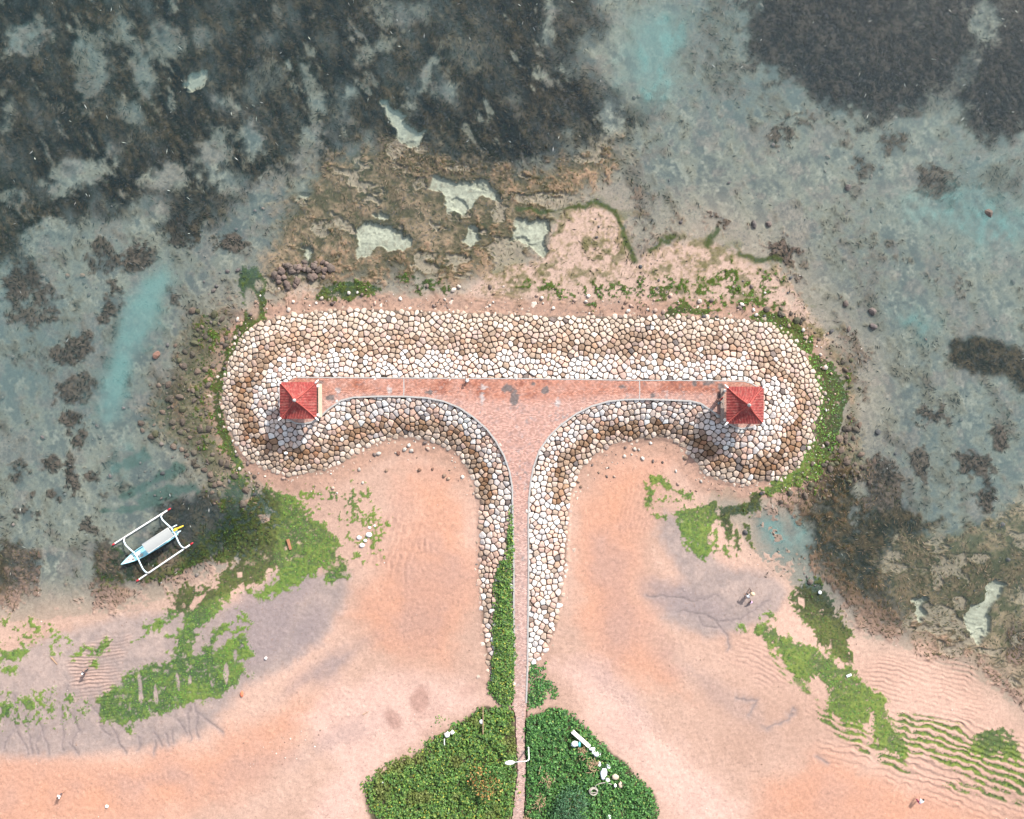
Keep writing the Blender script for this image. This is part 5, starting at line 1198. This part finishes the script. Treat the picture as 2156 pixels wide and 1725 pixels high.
scatter(pin([(560, 585), (600, 560), (640, 545), (700, 555), (700, 580), (640, 590), (600, 605)], 6), (550, 710, 530, 610), 120, .22, .58, [(.12, .088, .075), (.10, .078, .066)], 'purplish rock in the row by the small pale pool', 1)
flat = lambda px, py: np.clip((1 - gi(np.clip(weed * 1.3 + land + pools + brown, 0, 1))(px, py)), 0, 1) * sst(-.1, .5, fbm(px / 55, py / 55, 3, 511))
scatter(flat, (1180, 2200, -20, 1250), 1800, .08, .40, DRK + [(.13, .10, .085)], 'dark stone on the pale seabed right of the reef', 4.2, .35)
scatter(flat, (-20, 560, 420, 1250), 1100, .09, .36, DRK, 'dark stone on the pale seabed left of the groyne', 3.2)
scatter(flat, (560, 1200, 60, 420), 400, .09, .3, DRK, 'dark stone on sand between the weed beds', 3)
toef = lambda px, py: sst(-4.5, -.3, gi(np.clip(toe_d, -9, 9))(px, py)) * sst(.3, -.2, gi(np.clip(toe_d, -9, 9))(px, py))
scatter(toef, (480, 1760, 600, 1040), 2600, .06, .34, [(.36, .30, .26), (.42, .38, .34), (.22, .15, .11), (.12, .09, .08), (.30, .21, .17)], 'pale loose stone fallen at the foot of the groyne', 3.0)
scatter(lambda px, py: sst(0, .5, gi(land)(px, py)) * .5, (0, 2156, 940, 1725), 520, .03, .11, [(.40, .34, .30), (.14, .09, .075), (.20, .13, .10), (.45, .42, .40)], 'small pebble lying on the open beach sand', 3)
scatter(pin([(800, 1620), (860, 1640), (960, 1600), (1000, 1560), (990, 1545), (880, 1610)], 18), (560, 1010, 1500, 1700), 0, .03, .1, [(.3, .2, .2)], 'x')
scatter(pin([(560, 1570), (640, 1540), (700, 1510), (690, 1540), (600, 1600), (540, 1600)], 26), (500, 760, 1480, 1640), 420, .04, .13, [(.40, .33, .29), (.15, .09, .075), (.22, .15, .12)], 'small pebble in the drift line on the left beach', 3)
for x_, y_, r_, c_ in [(330, 748, .62, (.15, .085, .065)), (2078, 450, .70, (.085, .065, .055)), (1587, 473, .5, (.085, .075, .07)), (1618, 472, .46, (.10, .08, .072)), (1784, 396, .5, (.08, .07, .066)), (1836, 656, .55, (.10, .082, .075)), (1838, 688, .55, (.09, .075, .072)),
                       (1780, 640, .42, (.10, .08, .07)), (143, 581, .36, (.15, .10, .075)), (174, 580, .36, (.15, .10, .075)), (883, 990, .28, (.12, .07, .05)), (911, 988, .22, (.14, .08, .06)), (839, 954, .3, (.14, .07, .05)), (870, 951, .2, (.16, .09, .07)), (1032, 604, .3, (.09, .07, .06)), (1322, 655, .34, (.45, .40, .35)), (955, 611, .36, (.42, .36, .31))]:
    p = ground_at(x_, y_); rocks.append((p.x, p.y, p.z + r_ * .3, r_, np.array(c_), 'lone ' + ('brown rock' if c_[0] < .3 else 'white rock') + ' ' + {330: 'in the turquoise channel left of the groyne', 2078: 'in turquoise water at the far right', 1836: 'right of the shoal, upper of a square pair', 1838: 'right of the shoal, lower of a square pair', 143: 'at far left, left one of a brownish pair', 174: 'at far left, right one of a brownish pair',
                 883: 'on sand of left bay, larger of a close pair', 911: 'on sand of left bay, smaller of a close pair', 839: 'near the stones of the left bay', 870: 'smallest in the left bay', 1032: 'on rippled sand above the groyne', 1322: 'on the sand rim above the groyne', 955: 'on the algae edge above the groyne'}.get(x_, f'on the pale seabed right of the shoal'), x_))
rocks.sort(key=lambda r: -r[3]); RM = {}
for i, (x, y, z, r, c, lb, px_) in enumerate(rocks[:300]):
    V, F = RK[i % 10]; me = bpy.data.meshes.new('rock'); me.from_pydata((V * r).tolist(), [], F.tolist()); me.polygons.foreach_set('use_smooth', [r < .3] * len(F))
    set_col(me, np.tile(c, (len(V), 1))); o = link('rock', me, M_rock); o.location = (x, y, z); o.rotation_euler = (0, 0, random.uniform(0, 6.28))
    if lb.startswith('lone'): tag(o, lb, 'rock', 'lone rocks' if 'on the pale seabed' in lb else None)
    else:
        size = 'large' if r > .48 else ('middling' if r > .36 else 'small'); L_ = 'dark' if c.mean() < .09 else ('pale' if c.mean() > .24 else 'light'); lb2 = f'{size} {L_} {lb}'; tag(o, lb2, 'rock', lb2.replace('boulder', 'boulders').replace('stone', 'stones'))
vv, ff, cc = [], [], []; k0 = 0
for i, (x, y, z, r, c, lb, px_) in enumerate(rocks[300:]):
    V, F = RK[(i * 7) % 10]; a = random.uniform(0, 6.28); R = np.array([[math.cos(a), -math.sin(a), 0], [math.sin(a), math.cos(a), 0], [0, 0, 1]])
    vv.append(V @ R.T * r + np.array([x, y, z])); ff.append(F + k0); cc.append(np.tile(c, (len(V), 1))); k0 += len(V)
me = np_mesh('loose_pebbles', np.concatenate(vv), np.concatenate(ff)); set_col(me, np.concatenate(cc))
tag(link('loose_pebbles', me, M_rock), 'smaller loose stones and pebbles on the seabed and sand', 'pebbles', kind='stuff')
print('rocks', len(rocks))

# ------------------------------------------------------------------ people
def skin(name, verts, edges, mat, parent, sub=1):
    me = bpy.data.meshes.new(name); me.from_pydata([v[:3] for v in verts], edges, [])
    o = bpy.data.objects.new(name, me); COL.objects.link(o)
    o.modifiers.new('s', 'SKIN'); ss = o.modifiers.new('d', 'SUBSURF'); ss.levels = sub; ss.render_levels = sub
    sv = me.skin_vertices[0].data
    for i, v in enumerate(verts):
        r = v[3]; sv[i].radius = r if hasattr(r, '__len__') else (r, r); sv[i].use_root = (i == 0)
    dg = bpy.context.evaluated_depsgraph_get(); m2 = bpy.data.meshes.new_from_object(o.evaluated_get(dg)); m2.name = name
    bpy.data.objects.remove(o); bpy.data.meshes.remove(me)
    m2.polygons.foreach_set('use_smooth', [True] * len(m2.polygons)); m2.materials.clear()
    return link(name, m2, mat, parent)
def person(base, heading, label, top, bottom, pitch=0, legs=((8, 8, .09), (-8, -4, .09)), arms=None, hat=None, hair=M_hair, sc=1.0, long_legs=False, seat=False, head_pitch=0, group=None, turn=0):
    g = empty('person', base, label, 'person', group, 0); g.rotation_euler = (0, 0, math.radians(heading)); g.scale = (sc, sc, sc)
    D = lambda a, x=0: Vector((x, math.sin(math.radians(a)), -math.cos(math.radians(a))))
    tp = math.radians(pitch); td_ = Vector((0, math.sin(tp), math.cos(tp))); hp = math.radians(pitch + head_pitch); hd_ = Vector((0, math.sin(hp), math.cos(hp)))
    feet = []
    for s_, (a, b, w) in zip((-1, 1), legs):
        h0 = Vector((s_ * .085, 0, 0)); kn = h0 + D(a).normalized() * .41 + Vector((s_ * w * .4, 0, 0)); an = kn + D(b).normalized() * .40 + Vector((s_ * w * .4, 0, 0)); feet.append((h0, kn, an))
    pz = .10 if seat else -min(f[2].z for f in feet) + .07
    P = Vector((0, 0, pz)); ch = P + td_ * .36; nk = ch + td_ * .15; hdv = nk + hd_ * .11; ht = hdv + hd_ * .10
    fw = Vector((0, hd_.z, -hd_.y)); rt = Vector((1, 0, 0))
    V = [(*P, (.135, .10)), (*(P + td_ * .17), (.115, .085)), (*ch, (.145, .095)), (*nk, .05), (*hdv, (.072, .085)), (*ht, (.062, .07))]; E = [(0, 1), (1, 2), (2, 3), (3, 4), (4, 5)]
    V.append((*(hdv + fw * .095 - hd_ * .01), .012)); E.append((4, 6))                                    # nose
    for s_ in (-1, 1): V.append((*(hdv + rt * s_ * .085), .016)); E.append((4, len(V) - 1))               # ears
    hips = []
    for s_, f in zip((-1, 1), feet):
        pts = [P + f[0] + Vector((0, 0, -.04)), P + f[1], P + f[2]]; k = 0
        fd = Vector((0, 1, 0)) if not seat else Vector((0, .5, .85))
        for q, r in ((pts[0], .082), (pts[0].lerp(pts[1], .5), .07), (pts[1], .052), (pts[1].lerp(pts[2], .35), .05), (pts[2], .034), (pts[2] + fd * .16 + Vector((s_ * .02, 0, -.03)), .03)):
            V.append((*q, r)); E.append((k, len(V) - 1)); k = len(V) - 1
        hips.append(pts)
    shs = []
    arms = arms or ((Vector((-.25, .1, -1)), Vector((-.05, .35, -1))), (Vector((.25, -.05, -1)), Vector((.05, .25, -1))))
    sb = nk - td_ * .055
    for s_, (u, f) in zip((-1, 1), arms):
        u = Vector(u).normalized(); f = Vector(f).normalized()
        sh = sb + rt * s_ * .165; el = sh + u * .27; wr = el + f * .235; pa = wr + f * .075
        k = 2
        for q, r in ((sh, .055), (sh.lerp(el, .5), .046), (el, .038), (wr, .026), (pa, (.034, .018))): V.append((*q, r)); E.append((k, len(V) - 1)); k = len(V) - 1
        pi = k; side = f.cross(Vector((0, 0, 1)));  side = side.normalized() if side.length > .1 else Vector((1, 0, 0)); nn_ = side.cross(f)
        for j, (o_, L) in enumerate(((-.026, .065), (-.009, .078), (.009, .073), (.026, .058))):
            a = pa + side * o_ + f * .035; b = a + f * L * .5 - nn_ * .008; c = b + f * L * .42 - nn_ * .022
            V += [(*a, .0095), (*b, .0085), (*c, .007)]; m_ = len(V); E += [(pi, m_ - 3), (m_ - 3, m_ - 2), (m_ - 2, m_ - 1)]
        a = wr + side * s_ * .032 + f * .03; b = a + side * s_ * .02 + f * .035
        V += [(*a, .011), (*b, .008)]; m_ = len(V); E += [(pi - 1, m_ - 2), (m_ - 2, m_ - 1)]
        shs.append((sh, el))
    body = skin('body', V, E, M_skin, g)
    T = [(*(P + td_ * .0), (.165, .125)), (*(P + td_ * .17), (.150, .115)), (*ch, (.175, .125)), (*(nk - td_ * .03), .085)]; TE = [(0, 1), (1, 2), (2, 3)]
    for sh, el in shs: T += [(*sh, .075), (*sh.lerp(el, .62), .064)]; m_ = len(T); TE += [(2, m_ - 2), (m_ - 2, m_ - 1)]
    skin('shirt', T, TE, cloth(top), g)
    B = [(*(P + td_ * .05), (.160, .122)), (*(P - Vector((0, 0, .04))), (.155, .122))]; BE = [(0, 1)]
    for pts in hips:
        B += [(*pts[0], .098), (*pts[0].lerp(pts[1], .85), .078)]; m_ = len(B); BE += [(1, m_ - 2), (m_ - 2, m_ - 1)]
        if long_legs: B += [(*pts[1], .066), (*pts[1].lerp(pts[2], .85), .055)]; m_ = len(B); BE += [(m_ - 3, m_ - 2), (m_ - 2, m_ - 1)]
    skin('trousers', B, BE, cloth(bottom), g)
    for s_ in (-1, 1): MB().ball(hdv + fw * .082 + rt * s_ * .03 + hd_ * .012, .011, 1).done('eye', M_dark, g)
    M = Matrix((rt, fw, hd_)).transposed()
    hr = MB().lathe([(.03, -.10), (.085, -.06), (.099, .01), (.092, .06), (.06, .105), (.015, .118)], n=14); bmesh.ops.transform(hr.bm, matrix=Matrix.Translation(hdv - fw * .022 + hd_ * .02) @ M.to_4x4(), verts=hr.bm.verts[:]); hr.done('hair', hair, g)
    if hat:
        kind, hm = hat; pr = {'cone': [(.30, .0), (.31, .015), (.20, .085), (.09, .15), (.02, .185)], 'brim': [(.19, .0), (.195, .012), (.11, .03), (.105, .10), (.07, .135), (.01, .145)], 'cap': [(.10, .0), (.112, .01), (.108, .06), (.075, .105), (.01, .12)]}[kind]
        h_ = MB().lathe(pr, n=20); bmesh.ops.transform(h_.bm, matrix=Matrix.Translation(hdv + hd_ * .045) @ M.to_4x4(), verts=h_.bm.verts[:]); h_.done('hat', hm, g)
    return g
M_straw = mat_plain('straw', (.50, .37, .24), .9, .35, 12, .4)
WH = (.62, .62, .62); dz_ = lambda x, y: unp(x, y, float(deck_z(y)))
person(ground_at(134, 1669), -60, 'person in white shirt and dark shorts walking alone on bottom left sand', WH, (.05, .05, .07), 6, ((26, 6, .05), (-24, -34, .05)), ((Vector((-.5, .4, -.7)), Vector((-.2, .8, -.4))), (Vector((.5, -.3, -.8)), Vector((.2, .3, -.9)))))
person(ground_at(1579, 1242), 150, 'person under a wide straw hat, uppermost of the three on grey sand', (.10, .085, .08), (.09, .08, .08), 22, ((14, -10, .06), (-6, -16, .06)), ((Vector((-.2, .6, -.8)), Vector((.1, .8, -.6))), (Vector((.2, .5, -.8)), Vector((-.1, .7, -.7)))), ('cone', M_straw), long_legs=True)
person(ground_at(1572, 1255.5), 25, 'person in loose white shirt stooping, middle of the three on grey sand', WH, (.16, .14, .15), 58, ((20, -18, .07), (4, -26, .07)), ((Vector((-.2, .25, -1)), Vector((0, .4, -1))), (Vector((.2, .3, -1)), Vector((0, .3, -1)))), head_pitch=10, sc=1.08)
person(ground_at(1582, 1268), 60, 'child in pink top and dark trousers crouching below the white shirted person', (.56, .36, .52), (.03, .03, .06), 42, ((95, -40, .08), (80, -50, .08)), None, sc=.8, head_pitch=15, long_legs=True)
person(ground_at(1928, 1683.5), -32, 'person in white shirt and magenta trousers bending over rippled sand bottom right', WH, (.24, .035, .10), 66, ((20, -14, .07), (4, -20, .07)), ((Vector((-.2, .3, -1)), Vector((0, .3, -1))), (Vector((.2, .35, -1)), Vector((0, .2, -1)))), head_pitch=5, long_legs=True, sc=1.1)
person(unp(984, 801.5, 2.16), 6, 'person in white hat and blue grey shirt sitting on the walkway edge', (.17, .21, .24), (.40, .33, .30), -4, ((82, 62, .05), (84, 58, .10)), ((Vector((-.5, .1, -.9)), Vector((-.1, .5, -.6))), (Vector((.5, .0, -.9)), Vector((.2, .5, -.6)))), ('brim', M_foam), seat=True)
person(ground_at(184.5, 1412.5), -50, 'person in dark clothes and white cap striding over the ripples at left', (.03, .03, .045), (.025, .025, .03), 12, ((32, 16, .05), (-30, -40, .05)), ((Vector((-.4, .5, -.7)), Vector((-.1, .9, -.3))), (Vector((.4, -.3, -.8)), Vector((.1, .2, -1)))), ('cap', M_foam), long_legs=True)
person(dz_(1515, 840.5), 60, 'person in bright red shirt with black hair by the right gazebo', (.50, .05, .06), (.40, .20, .15), 8, ((24, 6, .05), (-22, -34, .05)), ((Vector((-.5, .5, -.7)), Vector((-.2, .8, -.3))), (Vector((.6, -.4, -.7)), Vector((.4, -.2, -.9)))))
person(dz_(1509.5, 848.5), 200, 'person in grey teal shirt beside the red shirted person near right gazebo', (.13, .19, .21), (.07, .065, .075), 4, ((12, 4, .06), (-10, -16, .06)), ((Vector((-.6, .4, -.6)), Vector((0, .8, -.3))), (Vector((.6, .3, -.7)), Vector((.1, .7, -.5)))), long_legs=True)
